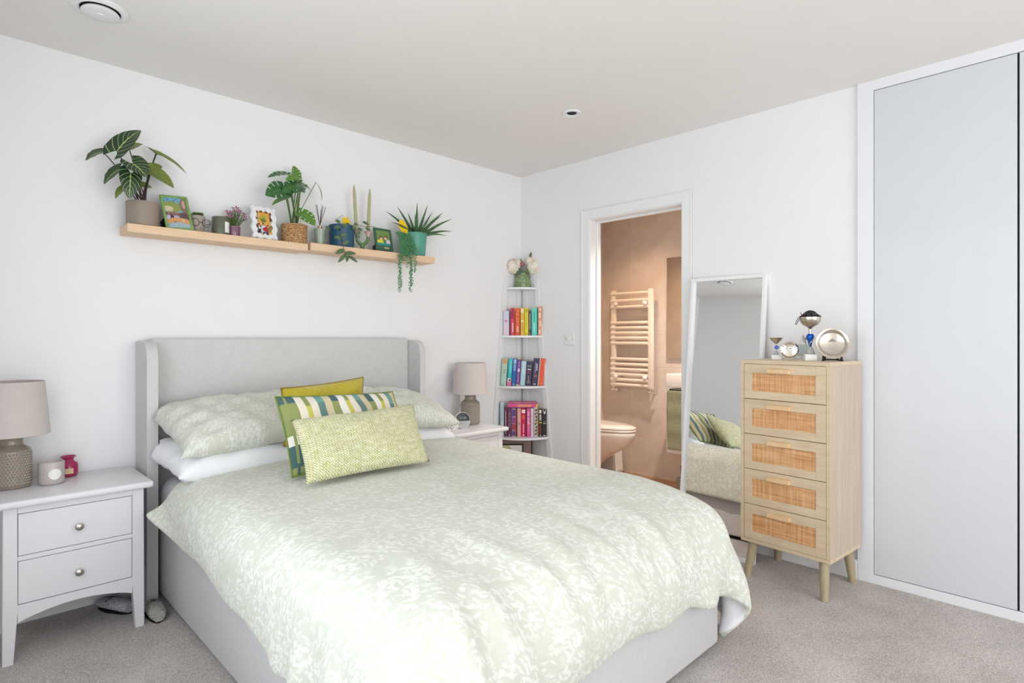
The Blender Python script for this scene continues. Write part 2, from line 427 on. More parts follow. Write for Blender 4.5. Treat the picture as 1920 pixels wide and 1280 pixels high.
window('window_added', True, -3.1, -.4, .1, 2.25, [-1.75])  # second window is unseen, added and enlarged to the floor for fill light

# skirting
struct('baseboard_back', B((XL, -.36, -.015, 0, FLOOR-.01, .112), bev=.004), M_trim)
struct('baseboard_right', B((-.015, 0, -2.283, -1.415, FLOOR-.01, .112), bev=.004), M_trim)
# door opening: lining, stop bead and architrave
def arch(bm, d, x0, x1, off):
    # three-sided flat frame of width d measured outward from opening offset off
    box(bm, (x0, x1, DL+off, DL+off+d, FLOOR, DT+off+d), .003); box(bm, (x0, x1, DR-off-d, DR-off, FLOOR, DT+off+d), .003)
    box(bm, (x0, x1, DR-off, DL+off, DT+off, DT+off+d), .003)
do = bmesh.new(); arch(do, .03, 0, .115, 0); do_ = struct('door_1', do, M_trim); do_['label'] = 'white open doorway lining into the bathroom'
a = bmesh.new(); arch(a, .066, -.007, 0, .006); finish('architrave', a, M_trim, do_)
a = bmesh.new(); arch(a, .008, -.010, 0, .064); finish('architrave_edge', a, M_trim, do_)
a = bmesh.new(); arch(a, .014, .062, .088, -.0139); finish('door_stop', a, M_trim, do_)
a = bmesh.new(); arch(a, .066, .115, .128, .006); finish('architrave', a, M_trim, do_)
finish('threshold', B((.05, .12, DR, DL, 0, FLOOR+.002), bev=.002), M_oakx, do_)

# ceiling fittings
v = thing('ceiling_vent', 'round white ventilation valve in the ceiling above the long shelf', 'vent', (-2.735, -.505, 2.4))
bm = bmesh.new(); lathe(bm, [(.088,0),(.090,-.004),(.084,-.010),(.070,-.013),(.064,-.010),(.064,0)], 48, cap0=False, cap1=False); finish('rim', bm, M_white, v)
bm = bmesh.new(); lathe(bm, [(.063,-.001),(.0631,-.002)], 48); finish('gap', bm, M_dark, v)
bm = bmesh.new(); lathe(bm, [(.02,-.002),(.056,-.012),(.060,-.018),(.056,-.021),(.03,-.023),(.001,-.0235)], 48, cap0=False); finish('disc', bm, M_white, v)
bm = bmesh.new(); lathe(bm, [(.014,-.022),(.012,-.026),(.001,-.027)], 24, cap0=False); finish('boss', bm, M_white, v)
v = thing('ceiling_spotlight', 'small white recessed downlight with a dark centre, unlit', 'ceiling light', (-.716, -1.09, 2.4))
bm = bmesh.new(); lathe(bm, [(.050,0),(.050,-.004),(.046,-.007),(.034,-.006),(.027,-.002),(.026,0)], 40, cap0=False, cap1=False); finish('rim', bm, M_white, v)
bm = bmesh.new(); lathe(bm, [(.0265,-.001),(.0265,-.0015),(.001,-.0016)], 32); finish('recess', bm, M_dark, v)
# wall control
v = thing('wall_dimmer', 'square white switch plate with round knob beside the doorway', 'switch', (0, -.483, 1.17))
finish('plate', B((-.009, 0, -.043, .043, -.043, .043), bev=.003), M_white, v)
bm = bmesh.new(); Mx = Matrix.Translation((-.009,0,0)) @ Matrix.Rotation(R(-90), 4, 'Y')
lathe(bm, [(.014,0),(.0135,.010),(.011,.012)], 24, M=Mx); finish('knob', bm, M_white, v)
for s in (-1, 1):
    bm = bmesh.new(); lathe(bm, [(.004,0),(.003,.0015)], 12, M=Matrix.Translation((-.009, s*.030, 0)) @ Matrix.Rotation(R(-90), 4, 'Y')); finish('screw', bm, M_knob, v)

# built-in wardrobe, flush with the right wall
v = thing('built_in_wardrobe', 'tall built-in wardrobe with flat pale grey doors in a white frame', 'wardrobe', (0,0,0))
finish('frame', B((-.014, 0, -2.351, -2.283, FLOOR, 2.4), (-.014, 0, YF, -2.351, 2.351, 2.4), (-.014, 0, YF, -2.351, FLOOR, .061), bev=.001), M_wframe, v)
finish('shadow_gap', B((-.002, 0, YF, -2.351, .061, 2.351)), M_dark, v, 0)
y = -2.353
for k in range(4):
    y1 = max(y-.512, YF+.002)
    finish('door', B((-.013, -.002, y1, y, .064, 2.348), bev=.0012), M_ward, v)
    y = y1-.007
    if y < YF+.05: break

# ---------------------------------------------------------------- bathroom
def tiles(parent, plane, val, nrm, us, zs, g=.0020):
    """one object per tile; plane 'x' or 'y' ; us, zs joint positions"""
    cache = {}
    for a0, a1 in zip(us, us[1:]):
        for z0, z1 in zip(zs, zs[1:]):
            a, b = min(a0,a1)+g, max(a0,a1)-g; t = .007
            key = (round(b-a,4), round(z1-z0,4))
            if key not in cache:
                hw, hh = (b-a)/2, (z1-z0)/2-g
                bb = (-t/2, t/2, -hw, hw, -hh, hh) if plane == 'x' else (-hw, hw, -t/2, t/2, -hh, hh)
                o = finish('tile', B(bb, bev=.001), M_tile, parent); cache[key] = o.data
            else:
                o = bpy.data.objects.new('tile', cache[key]); COL.objects.link(o); o.parent = parent
            c, zc, dd = (a+b)/2, (z0+z1)/2, val+nrm*t/2
            o.location = (dd, c, zc) if plane == 'x' else (c, dd, zc)
Z = [.004, .03, .33, .63, .93, 1.23, 1.53, 1.83, 2.13, 2.3]
wb = struct('wall_bathroom_far', B((1.1046, 1.2, -2.3, .12, -.05, 2.4)), M_grout, smooth=0); tiles(wb, 'x', 1.11, -1, [.045, -.251, -.851, -1.451, -2.051], Z)
wb = struct('wall_bathroom_left', B((.115, 1.11, .0416, .12, -.05, 2.4)), M_grout, smooth=0); tiles(wb, 'y', .047, -1, [.125, .5, 1.10], Z)
wb = struct('wall_bathroom_near', B((.115, .1234, -.59, .0416, 0, 2.3)), M_grout, smooth=0); tiles(wb, 'x', .118, 1, [.04, -.251, -.588], Z)
struct('wall_bathroom_right', B((.115, 1.11, -2.3, -2.2, -.05, 2.4)), M_tile, smooth=0)
struct('ceiling_bathroom', B((.115, 1.11, -2.2, .047, 2.3, 2.32)), M_ceil, smooth=0)
for k, (x, y) in enumerate(((.58, -.52), (.46, -1.25))):
    v = thing('bathroom_downlight', ['warm round downlight in the bathroom ceiling nearer the radiator', 'warm round downlight in the bathroom ceiling farther from the radiator'][k], 'ceiling light', (x, y, 2.3))
    bm = bmesh.new(); lathe(bm, [(.045,0),(.045,-.004),(.03,-.006),(.028,0)], 32, cap0=False, cap1=False); finish('rim', bm, M_chrome, v)
    bm = bmesh.new(); lathe(bm, [(.027,-.001),(.026,-.003),(.001,-.0035)], 24, cap0=False); finish('lamp_face', bm, mat('warm_lamp', (255,220,170), emit=(255,190,120), estr=6), v)
    l = bpy.data.lights.new('downlight', 'SPOT'); l.energy = 25 if k == 0 else 98; l.color = (1.0, .66, .40) if k == 0 else (1.0, .88, .77); l.shadow_soft_size = .04; l.spot_size = R(122); l.spot_blend = .8
    lo = bpy.data.objects.new('downlight', l); COL.objects.link(lo); lo.location = (x, y, 2.28)

# towel radiator
v = thing('towel_radiator', 'white ladder towel radiator on the bathroom tiles', 'radiator', (0,0,0))
XR = 1.02
for y in (-.128, -.498):
    finish('upright', B((XR-.012, XR+.022, y-.022, y+.022, .755, 1.585), bev=.008, seg=2), M_bright, v)
rz = [1.555, 1.495, 1.44, 1.305, 1.262, 1.218, 1.174, 1.13, .995, .950, .906, .862, .818, .775]
for z in rz:
    bm = bmesh.new(); tube(bm, [(XR-.006, -.107, z), (XR-.006, -.518+.041, z)], .0135, 12); finish('rung', bm, M_bright, v)
for y in (-.17, -.46):
    for z in (1.467, .845):
        bm = bmesh.new(); lathe(bm, [(.017,0),(.017,.022),(.012,.026),(.001,.027)], 20, cap1=False, M=Matrix.Translation((XR-.02, y, z)) @ Matrix.Rotation(R(-90),4,'Y')); finish('fixing', bm, M_white, v)
        bm = bmesh.new(); tube(bm, [(XR-.02, y, z), (1.102, y, z)], .010, 10); finish('wall_bracket', bm, M_bright, v)
for y, s in ((-.128, -1), (-.498, -1)):
    bm = bmesh.new(); tube(bm, [(XR+.005, y, .757), (XR+.005, y, .725)], .010, 12); tube(bm, [(XR+.005, y, .728), (1.1, y, .728)], .008, 10)
    tube(bm, [(XR+.005, y+.02, .728), (XR+.005, y-.02, .728)], .013, 14); tube(bm, [(XR+.005, y-.02, .728), (XR+.005, y-.052, .728)], [.017, .020], 14)
    finish('valve', bm, M_chrome, v)

# bathroom mirror, basin unit, towel
v = thing('bathroom_mirror', 'frameless bathroom mirror on the tiled wall above the basin', 'mirror', (0,0,0))
M_mirror = mat('mirror_silver', (246,246,246), .01, metal=1)
finish('mirror_glass', B((1.082, 1.086, -1.35, -.612, 1.01, 1.828)), M_mirror, v, 0)
finish('backing', B((1.086, 1.102, -1.35, -.612, 1.01, 1.828)), mat('mirror_edge_brown', (120,84,56), .6), v, 0)
v = thing('basin_unit', 'white wall-hung basin cabinet below the bathroom mirror', 'sink', (0,0,0))
bm = B((.79, 1.102, -1.30, -.775, .80, .905), bev=.008, seg=3)
finish('basin', bm, M_porc, v)
bm = bmesh.new(); lathe(bm, [(.12,.0),(.13,.004),(.145,.006),(.14,.002),(.11,-.0)], 40, c=(.94,-1.04,.905), cap0=True, cap1=False); finish('bowl_rim', bm, M_porc, v)
finish('cabinet', B((.80, 1.102, -1.295, -.78, .30, .79), bev=.002), M_white, v)
finish('handle_gap', B((.797, .80, -1.28, -.80, .775, .788)), M_dark, v, 0)
finish('door', B((.788, .80, -1.036, -.782, .305, .772), bev=.002), M_white, v); finish('door', B((.788, .80, -1.293, -1.040, .305, .772), bev=.002), M_white, v)
bm = bmesh.new()
lathe(bm, [(.022,0),(.02,.01),(.016,.015),(.016,.12),(.01,.13)], 20, c=(1.05,-1.04,.905)); tube(bm, [(1.05,-1.04,1.01),(.98,-1.04,1.015),(.95,-1.04,1.0)], .011, 12); finish('tap', bm, M_chrome, v)
bm = bmesh.new()
def tw(u, vv):
    yy = -.800-.225*u; t = vv*1.02
    # hangs over the door top
    if t < .05: x, z = .800, .745+t*.6
    else: x, z = .772-.004*math.sin(u*9)-.002*math.sin(t*20), .778-(t-.05)*.455
    return Vector((x, yy + .006*math.sin(vv*4), z))
grid(bm, tw, 18, 60); o = finish('hand_towel', bm, M_towel, smooth=60)
sm = o.modifiers.new('s', 'SOLIDIFY'); sm.thickness = .009; sm.offset = 0
tag(o, 'sage green ribbed towel hanging on the white basin cabinet', 'towel')

# toilet against the left bathroom wall
v = thing('toilet', 'white toilet with closed seat lid in the bathroom', 'toilet', (.72, .04, 0))
def egg(hw, front, back, n=40):
    pts = []
    for k in range(n):
        a = 2*math.pi*k/n; c, s_ = math.cos(a), math.sin(a)
        L = front if s_ < 0 else back
        pts.append((hw*c*(1-.10*max(0,-s_)), L*s_))
    return pts
def loft(bm, secs, n=40, cap=True):
    rings = []
    for (z, hw, yc, fr, bk) in secs:
        rings.append([bm.verts.new((x, yc+y, z)) for x, y in egg(hw, fr, bk, n)])
    for a, b in zip(rings, rings[1:]):
        for k in range(n): bm.faces.new((a[k], a[(k+1)%n], b[(k+1)%n], b[k]))
    if cap: bm.faces.new(rings[0][::-1]); bm.faces.new(rings[-1])
bm = bmesh.new()
loft(bm, [(.004,.115,-.10,.09,.08), (.06,.112,-.10,.10,.09), (.14,.115,-.11,.15,.10), (.20,.125,-.13,.20,.12), (.27,.15,-.16,.28,.15), (.34,.175,-.19,.355,.18), (.40,.185,-.20,.375,.19), (.425,.185,-.20,.375,.19), (.43,.178,-.20,.368,.18)])
finish('bowl', bm, M_porc, v, 60)
bm = bmesh.new(); loft(bm, [(.432,.182,-.20,.372,.19), (.437,.188,-.20,.38,.19), (.446,.188,-.20,.38,.19), (.450,.184,-.20,.375,.19)]); finish('seat', bm, M_porc, v, 50)
bm = bmesh.new(); loft(bm, [(.452,.180,-.20,.370,.185), (.456,.187,-.20,.379,.19), (.466,.186,-.20,.378,.19), (.476,.165,-.20,.35,.17), (.481,.10,-.20,.25,.10)]); finish('lid', bm, M_porc, v, 50)
# pedal bin in the corner
v = thing('pedal_bin', 'slim white pedal bin with a black base beside the toilet', 'bin', (.995, -.13, .004))
bm = bmesh.new()
for (z0, z1, s0, s1, mm, nm) in ((0,.014,.085,.085,M_black,'base'), (.014,.235,.080,.070,M_white,'body'), (.235,.25,.074,.066,M_white,'lid')):
    bm = bmesh.new(); lathe(bm, [(s0*1.25, z0), (s1*1.25, z1)], 4, M=Matrix.Rotation(R(45),4,'Z')); bmesh.ops.bevel(bm, geom=bm.edges[:], offset=.01 if nm=='body' else .004, segments=3, affect='EDGES'); finish(nm, bm, mm, v)
finish('pedal', B((-.055,-.005,-.125,-.07,.02,.03), bev=.003), M_chrome, v)
bm = bmesh.new(); tube(bm, [(-.05,-.09,.03),(.0,-.09,.045)], .006, 8); finish('pedal_arm', bm, M_chrome, v)
# toilet brush
v = thing('toilet_brush', 'grey toilet brush pot with dark handle beside the bathroom door', 'toilet brush', (.87, -.86, .004))
bm = bmesh.new(); lathe(bm, [(.036,0),(.040,.01),(.040,.10),(.036,.105),(.012,.106)], 28); finish('pot', bm, mat('grey_ceramic', (150,148,142), .4), v)
bm = bmesh.new(); tube(bm, [(0,0,.10),(0,0,.20)], .006, 10); finish('handle', bm, M_black, v)

# ================================================================ BED
bed = thing('bed', 'pale grey upholstered double bed with winged headboard', 'bed', (0,0,0))
BX0, BX1 = -2.46, -1.08
bm = B((-2.478, -1.082, -.085, -.012, .035, 1.178), bev=.014, seg=3); finish('headboard', bm, M_head, bed)
def wing(x0, x1):
    pr = [(-.005,.03), (-.205,.03), (-.205,1.085)]
    for k in range(1, 8): a = R(90*k/8); pr.append((-.205+.075*(1-math.cos(a)), 1.085+.078*math.sin(a)))
    pr += [(-.125,1.165), (-.005,1.165)]
    bm = bmesh.new(); M = Matrix(((0,0,1,0),(1,0,0,0),(0,1,0,0),(0,0,0,1)))
    prism(bm, pr, x0, x1, M); 
    es = [e for e in bm.edges if e.calc_face_angle(0) > R(50)]
    bmesh.ops.bevel(bm, geom=es, offset=.015, segments=4, affect='EDGES', profile=.6)
    o = finish('wing', bm, M_head, bed, 45)
    sb = bmesh.new()
    tube(sb, [(x0-.0005, -.195, 1.075), (x0-.0005, -.12, 1.08)], .0015, 6); finish('stitch_seam', sb, M_base, o)
wing(-2.520, -2.477); wing(-1.083, -1.042)
bm = B((BX0, BX1, -2.10, -.086, .04, .34), bev=.012, seg=3); finish('bed_base', bm, M_base, bed)
for x in (BX0+.06, BX1-.06):
    for y in (-2.05, -.3):
        bm = bmesh.new(); lathe(bm, [(.022,FLOOR-.002),(.025,.042)], 16, c=(x,y,0)); finish('foot', bm, M_black, bed)
bm = B((BX0+.005, BX1-.005, -2.05, -.09, .34, .556), bev=.07, seg=4); finish('mattress', bm, M_sheet, bed)

# ---------------------------------------------------------------- bedside cabinets
def nightstand(cx, label):
    t = thing('bedside_cabinet', label, 'nightstand', (cx, 0, 0), 0, 'pair of white bedside cabinets')
    bm = bmesh.new(); box(bm, (-.245, .245, -.415, -.022, .577, .603), .009, 3); finish('top', bm, M_nstand, t)
    for s in (-1, 1):
        for (y0, y1) in ((-.385, -.345), (-.075, -.035)):
            o_, i_, j_ = s*.215, s*.175, s*.186
            pr = [(o_, .577), (i_, .577), (i_, .20), (j_, FLOOR-.003), (o_+s*.002, FLOOR-.003)]
            if s < 0: pr = pr[::-1]
            bm = bmesh.new(); M = Matrix(((1,0,0,0),(0,0,1,0),(0,1,0,0),(0,0,0,1))); prism(bm, pr, y0, y1, M)
            bmesh.ops.bevel(bm, geom=bm.edges[:], offset=.002, segments=1, affect='EDGES'); bmesh.ops.recalc_face_normals(bm, faces=bm.faces); finish('leg', bm, M_nstand, t)
    finish('side_panel', B((-.210,-.198,-.345,-.075,.17,.577)), M_nstand, t); finish('side_panel', B((.198,.210,-.345,-.075,.17,.577)), M_nstand, t)
    finish('back_panel', B((-.175,.175,-.06,-.05,.17,.577)), M_nstand, t)
    finish('drawer_rail', B((-.175,.175,-.383,-.36,.551,.577), bev=.001), M_nstand, t); finish('drawer_rail', B((-.175,.175,-.383,-.36,.381,.398), bev=.001), M_nstand, t)
    pr = [(-.175,.224), (-.175,.160)] + [(-.175+.35*k/16, .160+.032*math.sin(math.pi*k/16)**.8) for k in range(1,16)] + [(.175,.160), (.175,.224)]
    bm = bmesh.new(); M = Matrix(((1,0,0,0),(0,0,1,0),(0,1,0,0),(0,0,0,1))); prism(bm, pr, -.383, -.36, M); bmesh.ops.recalc_face_normals(bm, faces=bm.faces); finish('apron', bm, M_nstand, t)
    finish('inside', B((-.173,.173,-.362,-.36,.225,.55)), M_dark, t, 0)
    for z0, z1 in ((.400,.549), (.2265,.379)):
        d = finish('drawer', B((-.1735,.1735,-.384,-.364,z0,z1), bev=.0015), M_nstand, t)
        bm = bmesh.new(); lathe(bm, [(.006,0),(.005,.010),(.009,.014),(.0135,.017),(.0135,.021),(.010,.024),(.001,.0255)], 24, M=Matrix.Translation((.002,-.384,(z0+z1)/2-.005)) @ Matrix.Rotation(R(90),4,'X')); finish('knob', bm, M_knob, d)
    return t
nightstand(-2.785, 'white two-drawer bedside cabinet left of the bed, in full view')
nightstand(-.777, 'white bedside cabinet right of the bed, mostly hidden by the duvet')

# ---------------------------------------------------------------- leaning mirror
t = thing('leaning_mirror', 'tall white-framed mirror leaning on the wall between doorway and drawers', 'mirror', (-.208, -1.650, FLOOR), R(-90+2))
# local: +x to the viewer's right, +y to the wall, z up; lean about x
Ml = Matrix.Rotation(R(-6.6), 4, 'X'); W2, HH, fw = .2125, 1.515, .019
finish('frame', B((-W2, -W2+fw, 0, .03, 0, HH), (W2-fw, W2, 0, .03, 0, HH), (-W2+fw, W2-fw, 0, .03, 0, fw), (-W2+fw, W2-fw, 0, .03, HH-fw, HH), bev=.0015, M=Ml), M_trim, t)
finish('mirror_glass', B((-W2+fw, W2-fw, .018, .020, fw, HH-fw), M=Ml), M_mirror, t, 0)
finish('back_board', B((-W2+.002, W2-.002, .0205, .028, .002, HH-.002), M=Ml), M_oakx, t, 0)

# ---------------------------------------------------------------- rattan chest of drawers
t = thing('chest_of_drawers', 'tall pale oak chest with five rattan drawers', 'dresser', (-.368, -2.069, 0), R(-95))
CW, CD, z0, z1 = .2085, .345, .188, 1.073
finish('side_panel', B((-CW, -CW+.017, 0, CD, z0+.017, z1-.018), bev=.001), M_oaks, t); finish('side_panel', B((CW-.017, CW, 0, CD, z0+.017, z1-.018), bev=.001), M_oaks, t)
finish('top', B((-CW-.001, CW+.001, -.001, CD, z1-.018, z1), bev=.001), M_oaky, t); finish('base_panel', B((-CW, CW, 0, CD, z0, z0+.017), bev=.001), M_oaky, t)
finish('edging', B((-CW, -CW+.017, -.001, .0005, z0+.017, z1-.018), (CW-.017, CW, -.001, .0005, z0+.017, z1-.018)), M_oaky, t, 0)
finish('back_panel', B((-CW+.017, CW-.017, CD-.006, CD-.002, z0+.017, z1-.018)), M_oakx, t, 0)
finish('inside', B((-CW+.017, CW-.017, .018, .02, z0+.017, z1-.018)), mat('dark_drawer_gap', (60,44,30), .9), t, 0)
n = 5; hz = (z1-.018-z0-.017)/n; w2 = CW-.017-.0015
for k in range(n):
    a, b = z0+.017+k*hz+.0015, z0+.017+(k+1)*hz-.0015
    rx0, rx1, rz0, rz1 = -w2+.038, w2-.044, a+.037, b-.043
    d = finish('drawer', B((-w2, rx0, .0, .016, a, b), (rx1, w2, .0, .016, a, b), (rx0, rx1, .0, .016, a, rz0), (rx0, rx1, .0, .016, rz1, b), bev=.0006), M_oaky, t)
    finish('rattan_panel', B((rx0, rx1, .004, .010, rz0, rz1)), M_rattan, d, 0)
    finish('handle', B((-w2+.120, -w2+.226, -.020, .0, b-.040, b-.020), bev=.0015), M_handle, d)
for sx, sy in ((-1,0), (1,0), (-1,1), (1,1)):
    top = Vector((sx*(CW-.045), .045+sy*(CD-.09), z0+.002)); bot = Vector((sx*(CW-.028), .008+sy*(CD-.03), FLOOR-.002))
    bm = bmesh.new(); tube(bm, [top, top.lerp(bot,.5), bot], [.0215,.0195,.0165], 20); finish('leg', bm, M_legwood, t)

# ---------------------------------------------------------------- corner ladder shelf
t = thing('corner_shelf_unit', 'white corner ladder shelf holding books, vase on top', 'bookshelf', (0,0,0))
SH = [(1.550,.172), (1.195,.226), (.828,.262), (.460,.294), (.10,.322)]
for z, L in SH:
    pr = [(-.004,-.004)] + [(-.004-(L-.004)*math.cos(a)*(1.0), -.004-(L-.004)*math.sin(a)) for a in [R(90*k/14) for k in range(15)]]
    pr = [(x, y) for x, y in pr]
    bm = bmesh.new(); prism(bm, pr, z-.0145, z); bmesh.ops.recalc_face_normals(bm, faces=bm.faces); finish('shelf', bm, M_trim, t, 30)
def slope(z): return .187 + (1.60-z)*.105
for s in (0, 1):
    # on wall_back (s=0) runs along -x ; on wall_right (s=1) runs along -y
    Mq = Matrix.Identity(4) if s == 0 else Matrix(((0,1,0,0),(1,0,0,0),(0,0,1,0),(0,0,0,1)))
    bm = bmesh.new(); Mm = Mq @ Matrix(((-1,0,0,0),(0,0,-1,0),(0,1,0,0),(0,0,0,1)))
    prism(bm, [(slope(FLOOR)-.048, FLOOR), (slope(FLOOR), FLOOR), (slope(1.605), 1.605), (slope(1.605)-.040, 1.605)], .002, .013, Mm)
    bmesh.ops.recalc_face_normals(bm, faces=bm.faces); finish('sloping_stile', bm, M_trim, t)
    bm = B((-.052, -.012, -.014, -.002, .12, 1.55), bev=.001, M=Mq) if s == 0 else B((-.078, -.034, -.013, -.002, FLOOR, 1.55), bev=.001, M=Mq); bmesh.ops.recalc_face_normals(bm, faces=bm.faces); finish('back_stile', bm, M_trim, t)
    for (zt, h) in ((.812,.030), (.10-.02,.04)):
        bm = B((-slope(zt)+.01, -.05, -.0115, -.002, zt-h, zt), M=Mq, bev=.001); bmesh.ops.recalc_face_normals(bm, faces=bm.faces); finish('rail', bm, M_trim, t)

# ---------------------------------------------------------------- long wall shelf: two birch boards end to end
t = tag(finish('wall_shelf', B((-2.581, -1.767, -.152, 0, 1.641, 1.678), bev=.001), M_shelfwood), 'pale birch floating shelf, left board, holding photo frames', 'shelf', 'birch wall shelves')
t = tag(finish('wall_shelf', B((-1.752, -.932, -.152, 0, 1.648, 1.688), bev=.001), M_shelfwood), 'pale birch floating shelf, right board, holding candles and pots', 'shelf', 'birch wall shelves')
SZ1, SZ2 = 1.678, 1.688


# ================================================================ BEDDING
def duvet():
    """cloth draped by a small position-based solver over the mattress"""
    rng = np.random.default_rng(3)
    W, L, n, m = 2.04, 1.87, 86, 86
    cx, y0 = -1.765, -.445
    U, V = np.meshgrid(np.linspace(0,1,n), np.linspace(0,1,m), indexing='ij')
    left = .70 + .155 + .15*np.clip(V/.75,0,1); right = .70 + .28 + .07*V**2
    P = np.stack([cx - left + (left+right)*U, y0 - V*(L+.03*U), np.full_like(U, .70)], -1)
    P0 = P.copy(); P[..., 2] += .012*rng.standard_normal((n, m))
    # slight surplus puckers
    prev = P.copy()
    cons = []
    def add(di, dj, k):
        I, J = np.meshgrid(np.arange(n), np.arange(m), indexing='ij')
        ok = (I+di < n) & (J+dj < m) & (J+dj >= 0)
        I, J = I[ok], J[ok]
        par = ((I//max(di,1)) % 2) if di else ((J//max(abs(dj),1)) % 2)
        for c in (0, 1):
            s = par == c
            rest = np.linalg.norm(P0[I[s], J[s]]-P0[I[s]+di, J[s]+dj], axis=-1, keepdims=True)
            cons.append((I[s], J[s], I[s]+di, J[s]+dj, rest, k))
    add(1,0,1); add(0,1,1); add(1,1,.5); add(1,-1,.5); add(3,0,.10); add(0,3,.10)
    c = np.array([cx, -1.080, .30]); h = np.array([.745, 1.060, .300]); r = .11
    def collide(P):
        q = P - c; 
        a = np.abs(q[...,:2]); hz = h[2] + .030*(1-np.clip(a[...,0]/h[0],0,1)**2) * np.clip(1.4-a[...,1]/h[1],0,1) - .11*np.clip((-q[...,1]-.60)/.46,0,1)**2
        hh = np.stack([np.full_like(hz, h[0]), np.full_like(hz, h[1]), hz], -1) - r
        s = np.sign(q); s[s==0] = 1; d = np.abs(q) - hh
        out = np.maximum(d, 0); ln = np.linalg.norm(out, axis=-1); 
        inside = d.max(-1) < 0
        push = np.where((ln < r) & ~inside, r/np.maximum(ln, 1e-9), 1)[..., None]
        newd = np.where(out > 0, out*push, d)
        newq = s*(newd + hh)
        up = inside; newq[up, 2] = (hh[...,2]+r)[up]
        hit = ((ln < r) | inside)
        P2 = np.where(hit[...,None], newq + c, P)
        fl = P2[..., 2] < FLOOR+.02; P2[fl, 2] = FLOOR+.02
        return P2, hit
    pin = np.array([-2.590, -.465, .480])
    for it in range(230):
        vel = (P - prev) * (.965 if it < 170 else .85); prev = P.copy()
        P = P + vel; P[..., 2] -= 9.8 * .011**2
        for k in range(9):
            for (i, j, i2, j2, rest, st) in cons:
                d = P[i2, j2] - P[i, j]; ln = np.linalg.norm(d, axis=-1, keepdims=True)
                e = d * ((ln-rest)/np.maximum(ln, 1e-9)) * .5 * st
                P[i, j] += e; P[i2, j2] -= e
            P[0, 0] += (pin - P[0, 0])*.6; P[1, 0] += (pin + (.012,-.002,.012) - P[1, 0])*.3
        # stay off the bedside cabinet
        P, hit = collide(P)
        P[hit, :2] = prev[hit, :2]*.75 + P[hit, :2]*.25
        nb = (P[...,1] > -.44) & (P[...,0] < -2.525) & (P[...,2] < .66); P[nb, 1] = -.44
    return P, n, m
P, n_, m_ = duvet()
# soft quilting plumpness and creases that run down over the foot end
U, V = np.meshgrid(np.linspace(0,1,n_), np.linspace(0,1,m_), indexing='ij')
rng = np.random.default_rng(5)
du = np.gradient(P, axis=0); dv = np.gradient(P, axis=1); N_ = np.cross(dv, du); N_ /= np.maximum(np.linalg.norm(N_, axis=-1, keepdims=True), 1e-9)
if N_[n_//2, m_//2, 2] < 0: N_ = -N_
f = np.zeros_like(U)
for k in range(26):
    a = rng.uniform(0, 2*math.pi); fr = rng.uniform(6, 22); f += np.sin(fr*(U*math.cos(a)+V*math.sin(a))+rng.uniform(0, 6.28))/fr
foot = np.clip((V-.62)/.3, 0, 1)
for k in range(22):
    u0 = rng.uniform(.05, .99); sl = rng.uniform(-.25, .25); wd = rng.uniform(.010, .026)
    f += foot*4.2*np.exp(-((U-u0-sl*(V-.8))/wd)**2)*rng.uniform(.25, .8)*np.exp(-((V-rng.uniform(.78,.92))/.16)**2)
edge = np.minimum(np.minimum(U, 1-U), np.minimum(V, 1-V)); puff = np.clip(edge/.05, 0, 1)**.5
P[..., 2] += .012*np.sin(U*31+2*np.sin(U*9))*np.clip((V-.80)/.2,0,1) + .010*np.sin(V*27+1)*np.clip((.12-U)/.12,0,1)
P = P + N_*(puff*.014 + .0075*f*np.clip(edge/.03,0,1))[..., None]
bm = bmesh.new(); vs = [[bm.verts.new(P[i,j]) for j in range(m_)] for i in range(n_)]; L_ = bm.loops.layers.uv.verify()
for i in range(n_-1):
    for j in range(m_-1):
        fc = bm.faces.new((vs[i][j], vs[i][j+1], vs[i+1][j+1], vs[i+1][j]))
        for l, (a, b) in zip(fc.loops, ((i,j),(i,j+1),(i+1,j+1),(i+1,j))): l[L_].uv = (a/n_*1.0, b/m_*1.0)
bmesh.ops.recalc_face_normals(bm, faces=bm.faces)
if sum(f_.normal.z for f_ in bm.faces) < 0: bmesh.ops.reverse_faces(bm, faces=bm.faces[:])
o = finish('duvet', bm, [M_duvet, M_sheet], smooth=180)
so = o.modifiers.new('thick', 'SOLIDIFY'); so.thickness = .030; so.offset = -1; so.material_offset = 1; so.material_offset_rim = 0
ss = o.modifiers.new('soft', 'SUBSURF'); ss.levels = 1; ss.render_levels = 1
tag(o, 'pale sage leaf-print duvet spread over the bed', 'duvet')

